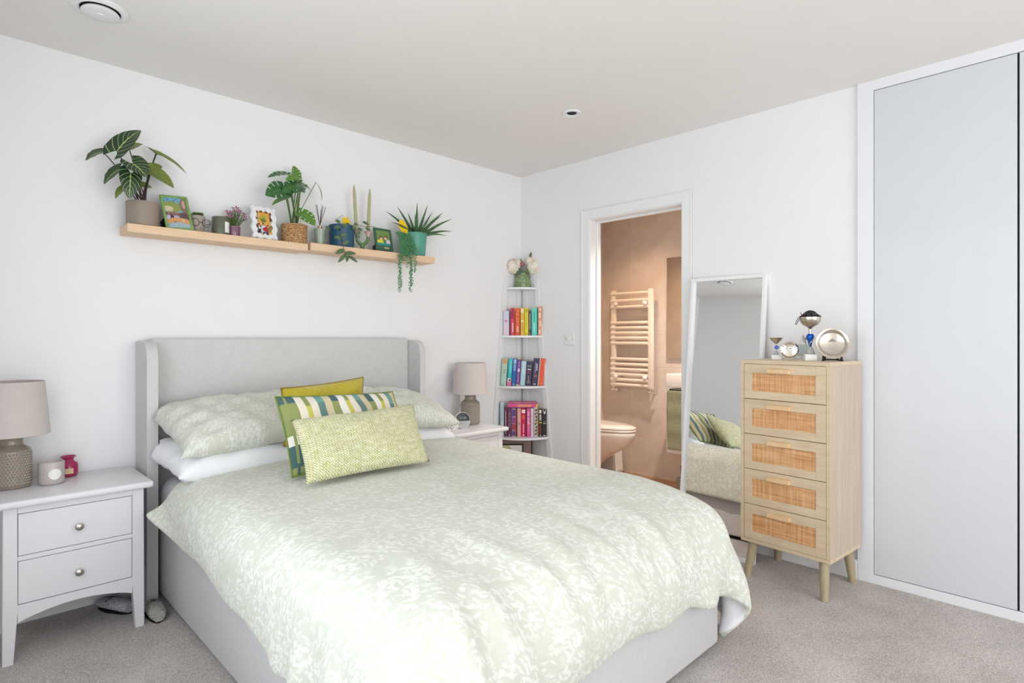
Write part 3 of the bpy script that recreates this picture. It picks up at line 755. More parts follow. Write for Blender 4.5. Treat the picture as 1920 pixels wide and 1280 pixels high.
def pillow(name, label, cat, m, W, D, T, loc, rot, seed, group=None, ears=.02, wr=.006, uvs=(1,1), nx=44, ny=30, sag=0, mats2=None):
    rng = random.Random(seed); ph = [rng.uniform(0, 6.28) for _ in range(12)]
    M = Matrix.Translation(loc) @ (rot if isinstance(rot, Matrix) else (Matrix.Rotation(R(rot[2]),4,'Z') @ Matrix.Rotation(R(rot[1]),4,'Y') @ Matrix.Rotation(R(rot[0]),4,'X')))
    def surf(side):
        def fn(u, v):
            a, b = u*2-1, v*2-1
            e = max(0, (1-abs(a)**5.5))**.5 * max(0, (1-abs(b)**4.2))**.5
            x = a*W/2*(1-.045*(1-b*b)*abs(a)**2) ; y = b*D/2*(1-.05*(1-a*a)*abs(b)**2)
            k = (abs(a)*abs(b))**7; x *= 1+k*ears; y *= 1+k*ears*1.2
            z = side*T/2*e*(1.0 if side > 0 else .75) - sag*(a*a)
            wv = math.sin(9*a+5*b+ph[0])+math.sin(13*b-7*a+ph[1])+.6*math.sin(21*a+ph[2]+4*b)+.5*math.sin(17*b+ph[3]+9*a)
            z += wr*wv*.5*e*side
            # tension creases fanning from the corners
            for ci, (ca, cb) in enumerate(((-1,-1),(1,-1),(-1,1),(1,1))):
                da, db = a-ca, b-cb; dd = math.hypot(da, db); 
                z += side*wr*.9*math.sin(9*math.atan2(db, da)+ph[4+ci])*math.exp(-(dd-.35)**2/.06)*e
            p = M @ Vector((x, y, z))
            if p.y > -.225: p.x = min(max(p.x, -2.470), -1.090)   # pressed against the wings
            return p
        return fn
    bm = bmesh.new(); grid(bm, surf(1), nx, ny); 
    b2 = bmesh.new(); grid(b2, surf(-1), nx, ny); bmesh.ops.reverse_faces(b2, faces=b2.faces[:])
    me = bpy.data.meshes.new('t'); b2.to_mesh(me); b2.free(); bm.from_mesh(me); bpy.data.meshes.remove(me)
    bmesh.ops.remove_doubles(bm, verts=bm.verts, dist=.0008)
    L_ = bm.loops.layers.uv.verify()
    for f in bm.faces:
        for l in f.loops: l[L_].uv = (l[L_].uv[0]*uvs[0]+seed*.13, l[L_].uv[1]*uvs[1])
    o = finish(name, bm, m, smooth=120)
    return tag(o, label, cat, group)
pillow('pillow', 'plain white pillow at the bed head, left side, lowest', 'pillow', M_sheet, .75, .48, .160, (-2.140,-.352,.660), (5,0,4), 1, 'white pillows', wr=.008)
pillow('pillow', 'plain white pillow at the bed head, right side, lowest', 'pillow', M_sheet, .62, .44, .140, (-1.405,-.350,.655), (4,2,-3), 2, 'white pillows', wr=.008)
pillow('pillow', 'sage leaf-print pillow at the bed head, left side, on a white pillow', 'pillow', M_duvet, .74, .46, .160, (-2.128,-.368,.803), (16,-1,4), 3, 'leaf-print pillows', ears=.06, wr=.010, uvs=(.55,.36), sag=.012)
pillow('pillow', 'sage leaf-print pillow at the bed head, right side, under the cushions', 'pillow', M_duvet, .70, .46, .160, (-1.455,-.380,.799), (13,4,-4), 4, 'leaf-print pillows', ears=.07, wr=.010, uvs=(.55,.36), sag=.015)

def cushion(name, label, BL, BR, TL, TR, T, m, seed, nx=40, ny=24, puffp=2.6, wr=.004, concave=.05):
    """scatter cushion spanned by its four seam corners, plump on both sides"""
    BL, BR, TL, TR = map(Vector, (BL, BR, TL, TR)); rng = random.Random(seed); ph = [rng.uniform(0,6.28) for _ in range(8)]
    nrm = ((BR-BL).cross(TL-BL)).normalized()   # towards the foot of the bed
    ctr = (BL+BR+TL+TR)/4
    bm = bmesh.new()
    def fn(side):
        def g(u, v):
            a, b = u*2-1, v*2-1
            u2 = .5+.5*a*(1-concave*(1-b*b)*abs(a)**2); v2 = .5+.5*b*(1-concave*1.3*(1-a*a)*abs(b)**2)
            p = BL.lerp(BR, u2).lerp(TL.lerp(TR, u2), v2)
            e = max(0,1-abs(a)**puffp)**.6*max(0,1-abs(b)**puffp)**.6
            z = side*T/2*e + wr*e*(math.sin(7*a+ph[0]+3*b)+math.sin(9*b+ph[1]-5*a))
            return p + nrm*z
        return g
    grid(bm, fn(1), nx, ny); me = bpy.data.meshes.new('t'); b2 = bmesh.new(); grid(b2, fn(-1), nx, ny); bmesh.ops.reverse_faces(b2, faces=b2.faces[:]); b2.to_mesh(me); b2.free(); bm.from_mesh(me); bpy.data.meshes.remove(me)
    bmesh.ops.remove_doubles(bm, verts=bm.verts, dist=.0006)
    return finish(name, bm, m, smooth=120), nrm, fn
def seam(o, fn, m, r=.004, n=30):
    g = fn(0); pts = [g(k/n, 0) for k in range(n)] + [g(1, k/n) for k in range(n)] + [g(1-k/n, 1) for k in range(n)] + [g(0, 1-k/n) for k in range(n+1)]
    bm = bmesh.new(); tube(bm, pts, r, 6, cap=False); finish('piping', bm, m, o)
o, _, fn = cushion('scatter_cushion', '', (-2.07,-.555,.70), (-1.66,-.545,.72), (-2.085,-.560,.958), (-1.650,-.515,.984), .10, M_mustard, 1, wr=.006, puffp=3)
tag(o, 'mustard yellow velvet cushion standing behind the striped cushion', 'cushion', 'scatter cushions'); seam(o, fn, mat('mustard_piping', (150,128,50), .8))
# striped patchwork cushion, one painted cell per woven block
NX, NY = 54, 24
o, _, fn = cushion('scatter_cushion', '', (-2.212,-.965,.656), (-1.610,-.900,.662), (-2.190,-.755,.942), (-1.585,-.675,.916), .11, M_stripe, 2, nx=NX, ny=NY, concave=.03)
tag(o, 'cushion of blue, green, cream and yellow stripes standing behind the woven cushion', 'cushion', 'scatter cushions')
navy, cream, olive, yel, teal, slate, sand, wht = (72,104,108), (236,228,210), (148,156,96), (206,200,98), (112,164,152), (104,136,130), (214,200,164), (240,236,228)
cols = [[(0,navy),(.12,olive)], [(0,olive),(.10,navy),(.32,wht),(.45,olive),(.86,navy)], [(0,wht),(.6,cream)], [(0,yel),(.78,olive)], [(0,cream)], [(0,slate),(.83,teal)], [(0,sand)], [(0,olive),(.84,navy)], [(0,wht)], [(0,yel),(.84,olive)], [(0,cream)], [(0,slate),(.82,teal)], [(0,sand)], [(0,olive),(.80,navy)], [(0,wht)], [(0,yel),(.78,olive)], [(0,cream)], [(0,slate),(.76,teal)], [(0,sand)]]
me = o.data; me.color_attributes.new('paint', 'FLOAT_COLOR', 'CORNER'); ca = me.color_attributes['paint']; uvl = me.uv_layers[0].data; dat = []
for p in me.polygons:
    u = sum(uvl[i].uv[0] for i in p.loop_indices)/len(p.loop_indices); v = sum(uvl[i].uv[1] for i in p.loop_indices)/len(p.loop_indices)
    st = cols[min(18, int(u*19))] if u > .03 else [(0,olive),(.10,navy),(.32,wht),(.45,olive),(.86,navy)]
    c = [cc for t0, cc in st if v >= t0][-1]; dat += list(lin(c))*len(p.loop_indices)
ca.data.foreach_set('color', dat); seam(o, fn, mat('green_piping', (120,140,70), .8))
o, _, fn = cushion('scatter_cushion', '', (-2.225,-1.113,0.660), (-1.688,-1.121,0.660), (-2.214,-0.955,0.873), (-1.628,-0.915,0.881), .125, M_weave, 3, wr=.004, concave=.04)
tag(o, 'long green and cream woven cushion at the front of the cushions', 'cushion', 'scatter cushions')

# ================================================================ TABLE LAMPS
def lamp_base_mat():
    N = NT('taupe_glazed_ceramic'); N.b.inputs['Roughness'].default_value = .25; N.b.inputs['Coat Weight'].default_value = .4
    N.b.inputs['Base Color'].default_value = lin((148,136,122)); return N.m
M_lamp = lamp_base_mat()
def lamp(x, y, z, label):
    t = thing('table_lamp', label, 'lamp', (x, y, z), 0, 'pair of bedside lamps')
    # faceted glazed base: rows of raised scales as real relief
    bm = bmesh.new(); segs, rows, cols_ = 156, 12, 39; rings = []
    z0_, z1_ = .012, .135
    for j in range(rows*4+1):
        zz = z0_+(z1_-z0_)*j/(rows*4); row_ = min(rows-1, j//4); vz = math.sin(math.pi*((j/4) % 1)) if j % 4 else 0
        rings.append([bm.verts.new(((.0615+.0038*vz*max(0, math.cos(cols_*a+math.pi*(row_ % 2)))**.7)*math.cos(a), (.0615+.0038*vz*max(0, math.cos(cols_*a+math.pi*(row_ % 2)))**.7)*math.sin(a), zz)) for a in [2*math.pi*k/segs for k in range(segs)]])
    for a, b in zip(rings, rings[1:]):
        for k in range(segs): bm.faces.new((a[k], a[(k+1)%segs], b[(k+1)%segs], b[k]))
    finish('base_body', bm, M_lamp, t, 50)
    bm = bmesh.new(); lathe(bm, [(.056,0),(.061,.003),(.0625,.012)], 48, cap1=False); finish('base_foot', bm, M_lamp, t, 50)
    bm = bmesh.new(); lathe(bm, [(.0625,.135),(.0632,.139),(.060,.146),(.050,.155),(.040,.163),(.0375,.168),(.0375,.196),(.040,.199),(.038,.203),(.012,.204)], 48, cap0=False); finish('neck', bm, M_lamp, t, 50)
    bm = bmesh.new(); tube(bm, [(0,0,.2),(0,0,.26)], .009, 12); finish('lamp_holder', bm, M_white, t)
    bm = bmesh.new(); lathe(bm, [(.010,.26),(.016,.27),(.026,.295),(.027,.31),(.018,.325),(.002,.332)], 24); finish('bulb', bm, mat('frosted_bulb', (240,238,232), .4), t)
    bm = bmesh.new(); lathe(bm, [(.1195,.204),(.1205,.203),(.1215,.204),(.103,.408),(.102,.409),(.101,.408),(.1195,.204)], 64, cap0=False, cap1=False); o = finish('shade', bm, M_shade, t, 40)
    bm = bmesh.new()
    for k in range(3):
        a = R(120*k+20); tube(bm, [(.010*math.cos(a),.010*math.sin(a),.262),(.10*math.cos(a),.10*math.sin(a),.395)], .0015, 6)
    lathe(bm, [(.016,.258),(.016,.262)], 20); finish('shade_carrier', bm, M_chrome, t)
    return t
lamp(-2.962, -.140, .603, 'taupe lamp with blush shade on the cabinet left of the bed')
lamp(-.632, -.145, .603, 'taupe lamp with blush shade on the cabinet right of the bed')

# ---- things on the left bedside cabinet
t = thing('candle_jar', 'clear ribbed glass jar candle with round white label by the left lamp', 'candle', (-2.843,-.178,.6035))
bm = bmesh.new(); rf = lambda a, z: 1+.012*math.cos(40*a)
lathe(bm, [(.038,0),(.0415,.004),(.042,.012),(.042,.086),(.041,.088),(.0395,.086),(.0395,.012),(.030,.008)], 120, radf=rf, cap1=True); finish('glass', bm, mat('frosted_pink_glass', (226,214,212), .25, trans=.35), t, 60)
bm = bmesh.new(); lathe(bm, [(.036,.0125),(.038,.0125),(.038,.060),(.001,.060)], 40); finish('wax', bm, mat('cream_wax', (236,230,222), .5, sss=.2), t, 40)
bm = bmesh.new(); Ml2 = Matrix.Rotation(R(10),4,'Z')
def lab(u, v):
    a = 2*math.pi*u; x, z = .021*v*math.cos(a), .021*v*math.sin(a)+.042
    return Ml2 @ Vector((x, -math.sqrt(.0432**2-x*x)-.0004, z))
grid(bm, lab, 32, 4); o = finish('label_sticker', bm, M_card, t, 0)
t = thing('pink_glass_jar', 'small round pink glass jar with tag behind the ribbed candle', 'jar', (-2.776,-.070,.6035))
bm = bmesh.new(); lathe(bm, [(.028,0),(.033,.004),(.0345,.02),(.0345,.045),(.030,.056),(.020,.062),(.0185,.068),(.020,.076),(.027,.080),(.0275,.083),(.025,.084),(.017,.078),(.016,.064),(.026,.054),(.031,.044),(.031,.02),(.028,.008)], 48); finish('glass', bm, mat('magenta_glass', (206,64,118), .12, trans=.45), t, 50)
bm = bmesh.new()
grid(bm, lambda u, v: Vector((.0352*math.sin(-.5+u*.9), -.0352*math.cos(-.5+u*.9), .014+.022*v)), 8, 1); finish('paper_label', bm, mat('buff_label', (220,196,158), .8), t, 0)

# ---- things on the right bedside cabinet
t = thing('round_clock', 'round white bedside clock with a half-black face reading 11:20', 'clock', (-.796,-.262,.603), R(-18))
Mc = Matrix.Translation((0,0,.0525)) @ Matrix.Rotation(R(82),4,'X')
bm = bmesh.new(); lathe(bm, [(.030,-.045),(.044,-.035),(.051,-.018),(.0525,-.002),(.0515,.002),(.049,.001)], 48, M=Mc); finish('case', bm, M_white, t, 50)
def half(top):
    bm = bmesh.new(); pts = [(.049*math.cos(a), .049*math.sin(a)) for a in [R(-6+192*k/24) for k in range(25)]] if top else [(.049*math.cos(a), .049*math.sin(a)) for a in [R(186+168*k/24) for k in range(25)]]
    prism(bm, pts, .0012, .0022, Mc); return bm
finish('dark_display', half(True), mat('black_glass_display', (18,18,20), .15), t); finish('lower_face', half(False), mat('silver_grey_mesh', (176,178,182), .45), t)
text_mesh('11:20', .021, mat('display_digits', (120,140,136), emit=(140,170,165), estr=.35), t, Mc @ Matrix.Translation((.002,.014,.0024)))
t = thing('tissue_packet', 'small white packet with black flecks beside the round clock', 'packet', (-.880,-.245,.603), R(8))
finish('packet', B((-.042,.042,-.03,.03,.0,.060), bev=.006, seg=2), M_card, t)
bm = bmesh.new(); rr = random.Random(4)
for k in range(34):
    x, z = rr.uniform(-.036,.036), rr.uniform(.006,.054); a = rr.uniform(0,3.14); l = rr.uniform(.002,.005)
    box(bm, (-l, l, -.0004, .0004, -.0012, .0012), M=Matrix.Translation((x,-.0302,z)) @ Matrix.Rotation(a,4,'Y'))
o = finish('fleck_print', bm, M_black, t, 0); o['kind'] = 'stuff'

# ---- knitted slippers behind the left cabinet
def slipper(loc, rz, col, label):
    t = thing('slipper', label, 'slipper', loc, R(rz), 'pair of knitted slippers')
    t.scale = (.85,.85,.85)
    bm = bmesh.new()
    secs = [(-.11,.026,.052),(-.08,.038,.056),(-.03,.040,.058),(.03,.042,.055),(.08,.040,.045),(.115,.022,.030)]
    rings = []
    for (y, hw, hh) in secs:
        rings.append([bm.verts.new((hw*math.cos(a), y, max(.004, .006+hh*(math.sin(a)*.5+.5)))) for a in [2*math.pi*k/20 for k in range(20)]])
    for a, b in zip(rings, rings[1:]):
        for k in range(20): bm.faces.new((a[k], a[(k+1)%20], b[(k+1)%20], b[k]))
    bm.faces.new(rings[0]); bm.faces.new(rings[-1][::-1]); bmesh.ops.recalc_face_normals(bm, faces=bm.faces)
    o = finish('upper', bm, mat('slipper_knit_'+label[:4].strip(), col, .95, var=.2, vscale=120, bump=.6, bscale=500), t, 60)
    bm = bmesh.new(); prism(bm, [(.040*math.cos(a)*(.9 if math.sin(a)<0 else 1), .112*math.sin(a)) for a in [2*math.pi*k/24 for k in range(24)]], 0, .008); finish('sole', bm, M_black, t)
    bm = bmesh.new(); 
    for k in range(3): tube(bm, [(-.034,.02+.02*k,.05-.004*k),(0,.022+.02*k,.064-.005*k),(.034,.02+.02*k,.05-.004*k)], .003, 6)
    finish('dark_stripe', bm, M_black, t)
slipper((-2.625,-.145,FLOOR), 25, (178,176,186), 'lilac-grey slipper under the left bedside cabinet')
slipper((-2.516,-.315,FLOOR), -3, (166,168,160), 'grey slipper between the left bedside cabinet and the bed')


# ================================================================ PLANTS AND THINGS ON THE LONG SHELF
def leaf(parent, base, tip, m, W, nrm=(-.2,-.85,.45), back=.25, fold=.18, arch=.10, nu=10, nv=14, peak=.25, wave=0, split=None, name='leaf', twist=0, jag=0):
    base, tip, nrm = Vector(base), Vector(tip), Vector(nrm).normalized()
    ax = tip-base; Ln = ax.length; ax.normalize(); sd = ax.cross(nrm).normalized(); n = sd.cross(ax).normalized()
    if twist: q = Matrix.Rotation(twist, 3, ax); sd = q @ sd; n = q @ n
    def fn(u, v):
        a = u*2-1; p = peak
        wv = (math.sin(math.pi/2*min(1, (v+.06)/(p+.06)))**.7 if v < p else math.cos(math.pi/2*(v-p)/(1-p))**.85)
        w_ = W/2*wv*(1+wave*math.sin(v*22)*abs(a))
        return base + ax*(v*Ln - back*Ln*abs(a)**1.6*(1-v)**3) + sd*(a*w_) + n*(abs(a)*w_*fold*(1 if fold > 0 else 1) + arch*Ln*math.sin(math.pi*v) + wave*.3*W*math.sin(v*20+a*2)*abs(a))
    sk = None
    if split:
        def sk(u, v):
            a = abs(u*2-1); ph = (v*split - a*.6) % 1
            return a > .45 and ph < .17 and .05 < v < .85
    bm = bmesh.new(); grid(bm, fn, nu, nv, skip=sk)
    if sk: bmesh.ops.delete(bm, geom=[v for v in bm.verts if not v.link_faces], context='VERTS')
    return finish(name, bm, m, parent, 60)
def stem(parent, p0, p1, r=.0022, m=None, bow=(0,0,0), name='stem', n=8):
    p0, p1 = Vector(p0), Vector(p1); mid = (p0+p1)/2+Vector(bow)
    bm = bmesh.new(); tube(bm, bez(p0, mid, p1, n), [r*1.15]*3+[r]*(n-2), 6); return finish(name, bm, m or M_stem, parent, 60)

# 1 --- big dark-veined plant in the ribbed taupe pot
PX, PY = -2.508, -.078
t = thing('potted_plant', 'large dark-leaved plant with pale veins in a ribbed taupe pot', 'plant'); 
M_taupe = mat('taupe_ribbed_pot', (150,136,122), .55)
bm = bmesh.new(); rf = lambda a, z: 1+(.014*abs(math.sin(28*a)) if z < .082 else 0)
lathe(bm, [(.055,.0),(.0625,.003),(.0640,.006),(.0640,.080),(.0655,.083),(.0655,.108),(.0650,.110),(.0605,.110),(.0600,.098),(.030,.097)], 168, c=(PX,PY,SZ1), radf=rf); finish('pot', bm, M_taupe, t, 60)
bm = bmesh.new(); lathe(bm, [(.060,.094),(.058,.099),(.001,.101)], 30, c=(PX,PY,SZ1)); finish('soil', bm, M_soil, t)
AL = [ ((-2.621,-0.160,1.977), (-2.526,-0.130,2.098), .092, (-.25,-.75,.6), M_alo, .32), ((-2.662,-0.110,1.977), (-2.725,-0.130,1.921), .055, (-.3,-.5,.8), M_alo, .25),
 ((-2.563,-0.090,2.018), (-2.503,-0.060,2.058), .05, (0,-.5,.85), M_alo2, .25), ((-2.569,-0.180,1.932), (-2.520,-0.210,1.874), .105, (-.05,-.8,.6), M_alo, .40),
 ((-2.600,-0.130,1.914), (-2.665,-0.150,1.829), .06, (-.55,-.6,.5), M_alo, .25), ((-2.573,-0.170,1.890), (-2.581,-0.180,1.776), .085, (-.1,-.95,.2), M_alo, .3),
 ((-2.587,-0.130,1.835), (-2.624,-0.150,1.775), .04, (-.6,-.6,.4), M_alo2, .2), ((-2.457,-0.080,2.021), (-2.334,-0.100,1.946), .052, (.35,-.6,.75), M_alo2, .2),
 ((-2.456,-0.080,2.018), (-2.500,-0.040,2.055), .036, (.2,-.5,.8), M_alo, .2), ((-2.481,-0.100,1.931), (-2.393,-0.120,1.867), .080, (.25,-.85,.45), M_alo2, .2),
 ((-2.490,-0.090,1.937), (-2.430,-0.070,1.972), .055, (.2,-.85,.4), M_alo2, .2), ((-2.514,-0.050,1.877), (-2.461,-0.030,1.873), .03, (.2,-.9,.3), M_alo2, .2) ]
for k, (b_, tp, W_, nn, mm, bk) in enumerate(AL):
    leaf(t, b_, tp, mm, W_, nn, back=bk, wave=.035, peak=.18, arch=.08)
    a = 2*math.pi*k/len(AL); b0 = (PX+.014*math.cos(a), PY+.012*math.sin(a), SZ1+.098)
    stem(t, b0, b_, .0022, M_stemd, (0, 0, .02))

def print_img(kind, w_=44, h_=58):
    g = np.random.default_rng({'a':1,'b':2,'c':3}[kind]); Y, X = np.mgrid[0:h_, 0:w_]; x, y = X/w_, Y/h_
    im = np.zeros((h_, w_, 3)); nz = g.random((h_, w_, 1))
    def blob(cx, cy, rx, ry, c, k=0):
        s = ((x-cx)/rx)**2+((y-cy)/ry)**2 < 1+k*g.random((h_, w_)); im[s] = c
    if kind == 'a':
        im[:] = (118,170,214); im[nz[...,0] < .25*(y < .25)] = (70,110,60)
        blob(.30,.30,.42,.16,(138,150,78),.6); blob(.15,.36,.2,.08,(206,190,160),.5); blob(.92,.25,.22,.26,(126,112,92),.5); blob(.86,.2,.07,.14,(198,158,140))
        im[(y > .47) & (y < .62)] = (112,74,70); im[(y > .47) & (y < .64) & (nz[...,0] > .6)] = (170,130,120)
        blob(.25,.66,.35,.08,(176,178,208),.4); blob(.25,.63,.09,.07,(84,52,58)); blob(.8,.62,.2,.12,(96,74,80),.6)
        blob(.5,.78,.5,.12,(208,152,98),.3); blob(.35,.80,.07,.03,(150,90,70)); blob(.7,.74,.08,.02,(232,190,140))
        blob(.5,1.0,.52,.20,(152,176,190)); blob(.5,.98,.44,.14,(160,182,186))
    if kind == 'b':
        im[:] = (214,146,62); im[nz[...,0] > .55] = (236,182,92); im[(x < .14) | (x > .80)] = (104,66,52)
        for yy in (.26,.40,.52): blob(.08,yy,.12,.035,(196,190,180))
        blob(.45,.33,.17,.12,(170,166,70),.9); blob(.45,.40,.14,.06,(110,116,50),.8); im[(y < .08)] = (120,74,44)
        blob(.90,.50,.10,.12,(198,176,140)); blob(.92,.68,.10,.12,(44,44,50))
        for cx_, c in ((.20,(66,30,44)),(.44,(196,210,224)),(.66,(150,52,58)),(.84,(150,120,60))): blob(cx_,.76,.15,.17,c,.3)
        for cx_, cy in ((.20,.60),(.44,.57),(.68,.61)): blob(cx_,cy,.055,.05,(204,150,128)); blob(cx_,cy-.045,.06,.03,(72,40,34))
        blob(.52,.75,.14,.07,(176,40,50),.4); blob(.2,.70,.06,.05,(232,226,226))
        for cx_ in (.24,.46,.62): blob(cx_,.93,.075,.10,(52,60,84))
        im[(y > .84) & (x > .74)] = (232,170,90)
    if kind == 'c':
        im[:] = (96,132,66); im[nz[...,0] > .6] = (134,160,84); im[nz[...,0] < .12] = (52,84,44)
        blob(.30,.50,.14,.12,(96,56,48)); blob(.32,.55,.10,.09,(226,176,152)); blob(.68,.45,.13,.11,(118,66,54)); blob(.66,.51,.10,.09,(232,188,166))
        blob(.24,.78,.24,.16,(222,206,54),.1); blob(.84,.74,.16,.16,(226,196,204),.1); blob(.55,.72,.10,.10,(60,120,84)); im[y > .84] = (40,150,150)
    return np.clip(im + (nz-.5)*16, 0, 255)
def quad(BL, BR, TL, TR):
    BL, BR, TL, TR = map(Vector, (BL, BR, TL, TR)); X = ((BR-BL)+(TR-TL)).normalized(); Zv = (TL+TR-BL-BR).normalized()
    X = (X - Zv*X.dot(Zv)).normalized(); Y = Zv.cross(X); o = (BL+BR)/2
    M = Matrix(((X.x,Y.x,Zv.x,o.x),(X.y,Y.y,Zv.y,o.y),(X.z,Y.z,Zv.z,o.z),(0,0,0,1)))
    return M, ((BR-BL).length+(TR-TL).length)/2, ((TL-BL).length+(TR-BR).length)/2
def strut(t, H, m): finish('easel_back', B((-.022,.022,.0,.004,.0,H*.62), M=Matrix.Translation((0,.052,0)) @ Matrix.Rotation(R(22),4,'X')), m, t)
# 2 --- green bamboo-look photo frame
M, W_, H_ = quad((-2.421,-0.128,1.681), (-2.316,-0.120,1.684), (-2.441,-0.085,1.836), (-2.332,-0.075,1.834))
t = thing('photo_frame', 'green bamboo-look frame holding a holiday snapshot, by the taupe pot', 'picture frame', group='photo frames on the shelf'); t.matrix_world = M
M_bam = mat('green_bamboo_frame', (124,158,88), .45, var=.08, vscale=30)
bm = bmesh.new(); r_ = .0062
for p, q in (((-W_/2,0,0),(W_/2,0,0)), ((-W_/2,0,H_),(W_/2,0,H_)), ((-W_/2,0,0),(-W_/2,0,H_)), ((W_/2,0,0),(W_/2,0,H_))):
    p, q = Vector(p), Vector(q); d = (q-p); p, q = p-d.normalized()*.003, q+d.normalized()*.003; n = 24
    tube(bm, [p.lerp(q, k/n)+Vector((0,0,r_)) if False else p.lerp(q, k/n) for k in range(n+1)], [r_*(1.18 if k % 6 == 3 else 1.0) for k in range(n+1)], 10)
finish('frame', bm, M_bam, t, 50); painted('print', M_print, t, W_-.010, H_-.010, print_img('a'), Matrix.Translation((0,-.001,H_/2)))
finish('backing', B((-W_/2,W_/2,.001,.004,0,H_)), M_black, t, 0)
finish('stand', B((-.058,-.052,.002,.055,-.004,.055)), M_black, t, 0)
# 3 --- face pot with wire glasses
FX, FY = -2.281, -.065
t = thing('face_pot', 'small taupe pot wearing wire glasses with green succulents', 'plant pot')
M_fp = mat('greige_clay', (164,152,140), .6)
bm = bmesh.new(); lathe(bm, [(.020,0),(.028,.006),(.0325,.025),(.0345,.055),(.0345,.083),(.0335,.085),(.0315,.083),(.031,.07)], 40, c=(FX,FY,SZ1)); finish('pot', bm, M_fp, t, 50)
bm = bmesh.new(); lathe(bm, [(.031,.068),(.029,.076),(.001,.078)], 24, c=(FX,FY,SZ1)); finish('soil', bm, M_soil, t)
bm = bmesh.new()
for s in (-1, 1): tube(bm, [(FX+s*.024+.006+.017*math.cos(a), FY-.0375-.002*math.cos(a)*s, SZ1+.050+.0175*math.sin(a)) for a in [2*math.pi*k/28 for k in range(29)]], .0012, 6)
tube(bm, [(FX-.002,FY-.038,SZ1+.052),(FX+.014,FY-.038,SZ1+.052)], .0012, 6); tube(bm, [(FX+.046,FY-.036,SZ1+.048),(FX+.036,FY+.01,SZ1+.05)], .0012, 6); finish('glasses', bm, M_black, t)
bm = bmesh.new(); tube(bm, [(FX+.000,FY-.0345,SZ1+.024),(FX+.014,FY-.033,SZ1+.024)], .0009, 6); finish('mouth', bm, M_black, t)
rr = random.Random(9); 
for k in range(9):
    a = 2.4*k; rad = .022*math.sqrt((k+.5)/9); cx_, cy_ = FX+rad*math.cos(a), FY+rad*math.sin(a); bm = bmesh.new()
    hgt = SZ1+.088+rr.uniform(0,.010)
    for j in range(9):
        b_ = 2.4*j; L_ = .013; el = .3+.1*j
        tube(bm, [(cx_,cy_,hgt-.006),(cx_+L_*.6*math.cos(b_)*math.cos(el),cy_+L_*.6*math.sin(b_)*math.cos(el),hgt+L_*.5*math.sin(el)),(cx_+L_*math.cos(b_)*math.cos(el),cy_+L_*math.sin(b_)*math.cos(el),hgt+L_*math.sin(el))], [.001,.0028,.0005], 5)
    finish('rosette', bm, M_succ, t, 60)
# 4 --- green candle in jar with label
t = thing('candle_jar', 'dark sage jar candle with a square white label on the shelf', 'candle', (-2.180,-.078,SZ1))
M_sj = mat('dark_sage_glass', (94,100,82), .3, coat=.3)
bm = bmesh.new(); lathe(bm, [(.034,0),(.0385,.003),(.039,.010),(.039,.090),(.038,.0915),(.0365,.090),(.0365,.072)], 64); finish('jar', bm, M_sj, t, 50)
bm = bmesh.new(); lathe(bm, [(.0364,.070),(.001,.071)], 32); finish('wax', bm, M_card, t)
bm = bmesh.new(); th0 = R(-78)
grid(bm, lambda u, v: Vector((.0394*math.cos(th0+u*R(62)), .0394*math.sin(th0+u*R(62)), .016+.052*v)), 10, 1); finish('label_sticker', bm, M_card, t, 0)
bm = bmesh.new()
for zz, hw in ((.046, .34), (.040,.24)):
    grid(bm, lambda u, v: Vector((.0397*math.cos(th0+R(31)+(u-.5)*hw*1.6), .0397*math.sin(th0+R(31)+(u-.5)*hw*1.6), zz+.0012*v)), 8, 1)
finish('faint_print', bm, mat('grey_ink', (150,150,150), .8), t, 0)
# 5 --- lilac pot of pink flowers
LX, LY = -2.112, -.062
t = thing('flower_pot', 'small glossy lilac pot of tiny pink flowers', 'plant')
bm = bmesh.new(); lathe(bm, [(.024,0),(.0275,.003),(.0285,.010),(.0300,.052),(.031,.053),(.031,.057),(.028,.057),(.027,.05)], 40, c=(LX,LY,SZ1)); finish('pot', bm, mat('lilac_glaze', (136,96,120), .2, coat=.5), t, 50)
bm = bmesh.new(); lathe(bm, [(.0275,.048),(.001,.052)], 24, c=(LX,LY,SZ1)); finish('soil', bm, M_soil, t)
rr = random.Random(11); bs, bf, bl = bmesh.new(), bmesh.new(), bmesh.new()
for k in range(95):
    a = rr.uniform(0, 6.28); rad = math.sqrt(rr.random()); tip = Vector((LX+.006+.058*rad*math.cos(a), LY-.01+.040*rad*math.sin(a), SZ1+.150-.045*rad**2+rr.uniform(-.022,.006)))
    b0 = Vector((LX+.02*rad*math.cos(a), LY+.018*rad*math.sin(a), SZ1+.05)); tube(bs, [b0, (b0+tip)/2+Vector((0,0,.008)), tip], .0007, 4)
    for j in range(5):
        pp = b0.lerp(tip, rr.uniform(.25,.92)); d = Vector((rr.uniform(-1,1), rr.uniform(-1,1), rr.uniform(.2,1))).normalized()*.009
        sdv = d.cross(Vector((0,0,1))).normalized()*.0014; f = bl.faces.new([bl.verts.new(pp), bl.verts.new(pp+d*.5+sdv), bl.verts.new(pp+d), bl.verts.new(pp+d*.5-sdv)])
    if k % 2 == 0:
        for j in range(6):
            c = tip+Vector((rr.uniform(-.006,.006), rr.uniform(-.006,.006), rr.uniform(-.003,.004)))
            bmesh.ops.create_icosphere(bf, subdivisions=1, radius=rr.uniform(.0018,.0030), matrix=Matrix.Translation(c))
for nm, b_, m in (('stems', bs, M_stem), ('foliage', bl, mat('grey_green_foliage', (108,128,80), .7, var=.2, vscale=60)), ('blossom', bf, mat('mauve_petals', (176,108,150), .7, var=.25, vscale=120))):
    o = finish(nm, b_, m, t, 0); o['kind'] = 'stuff'
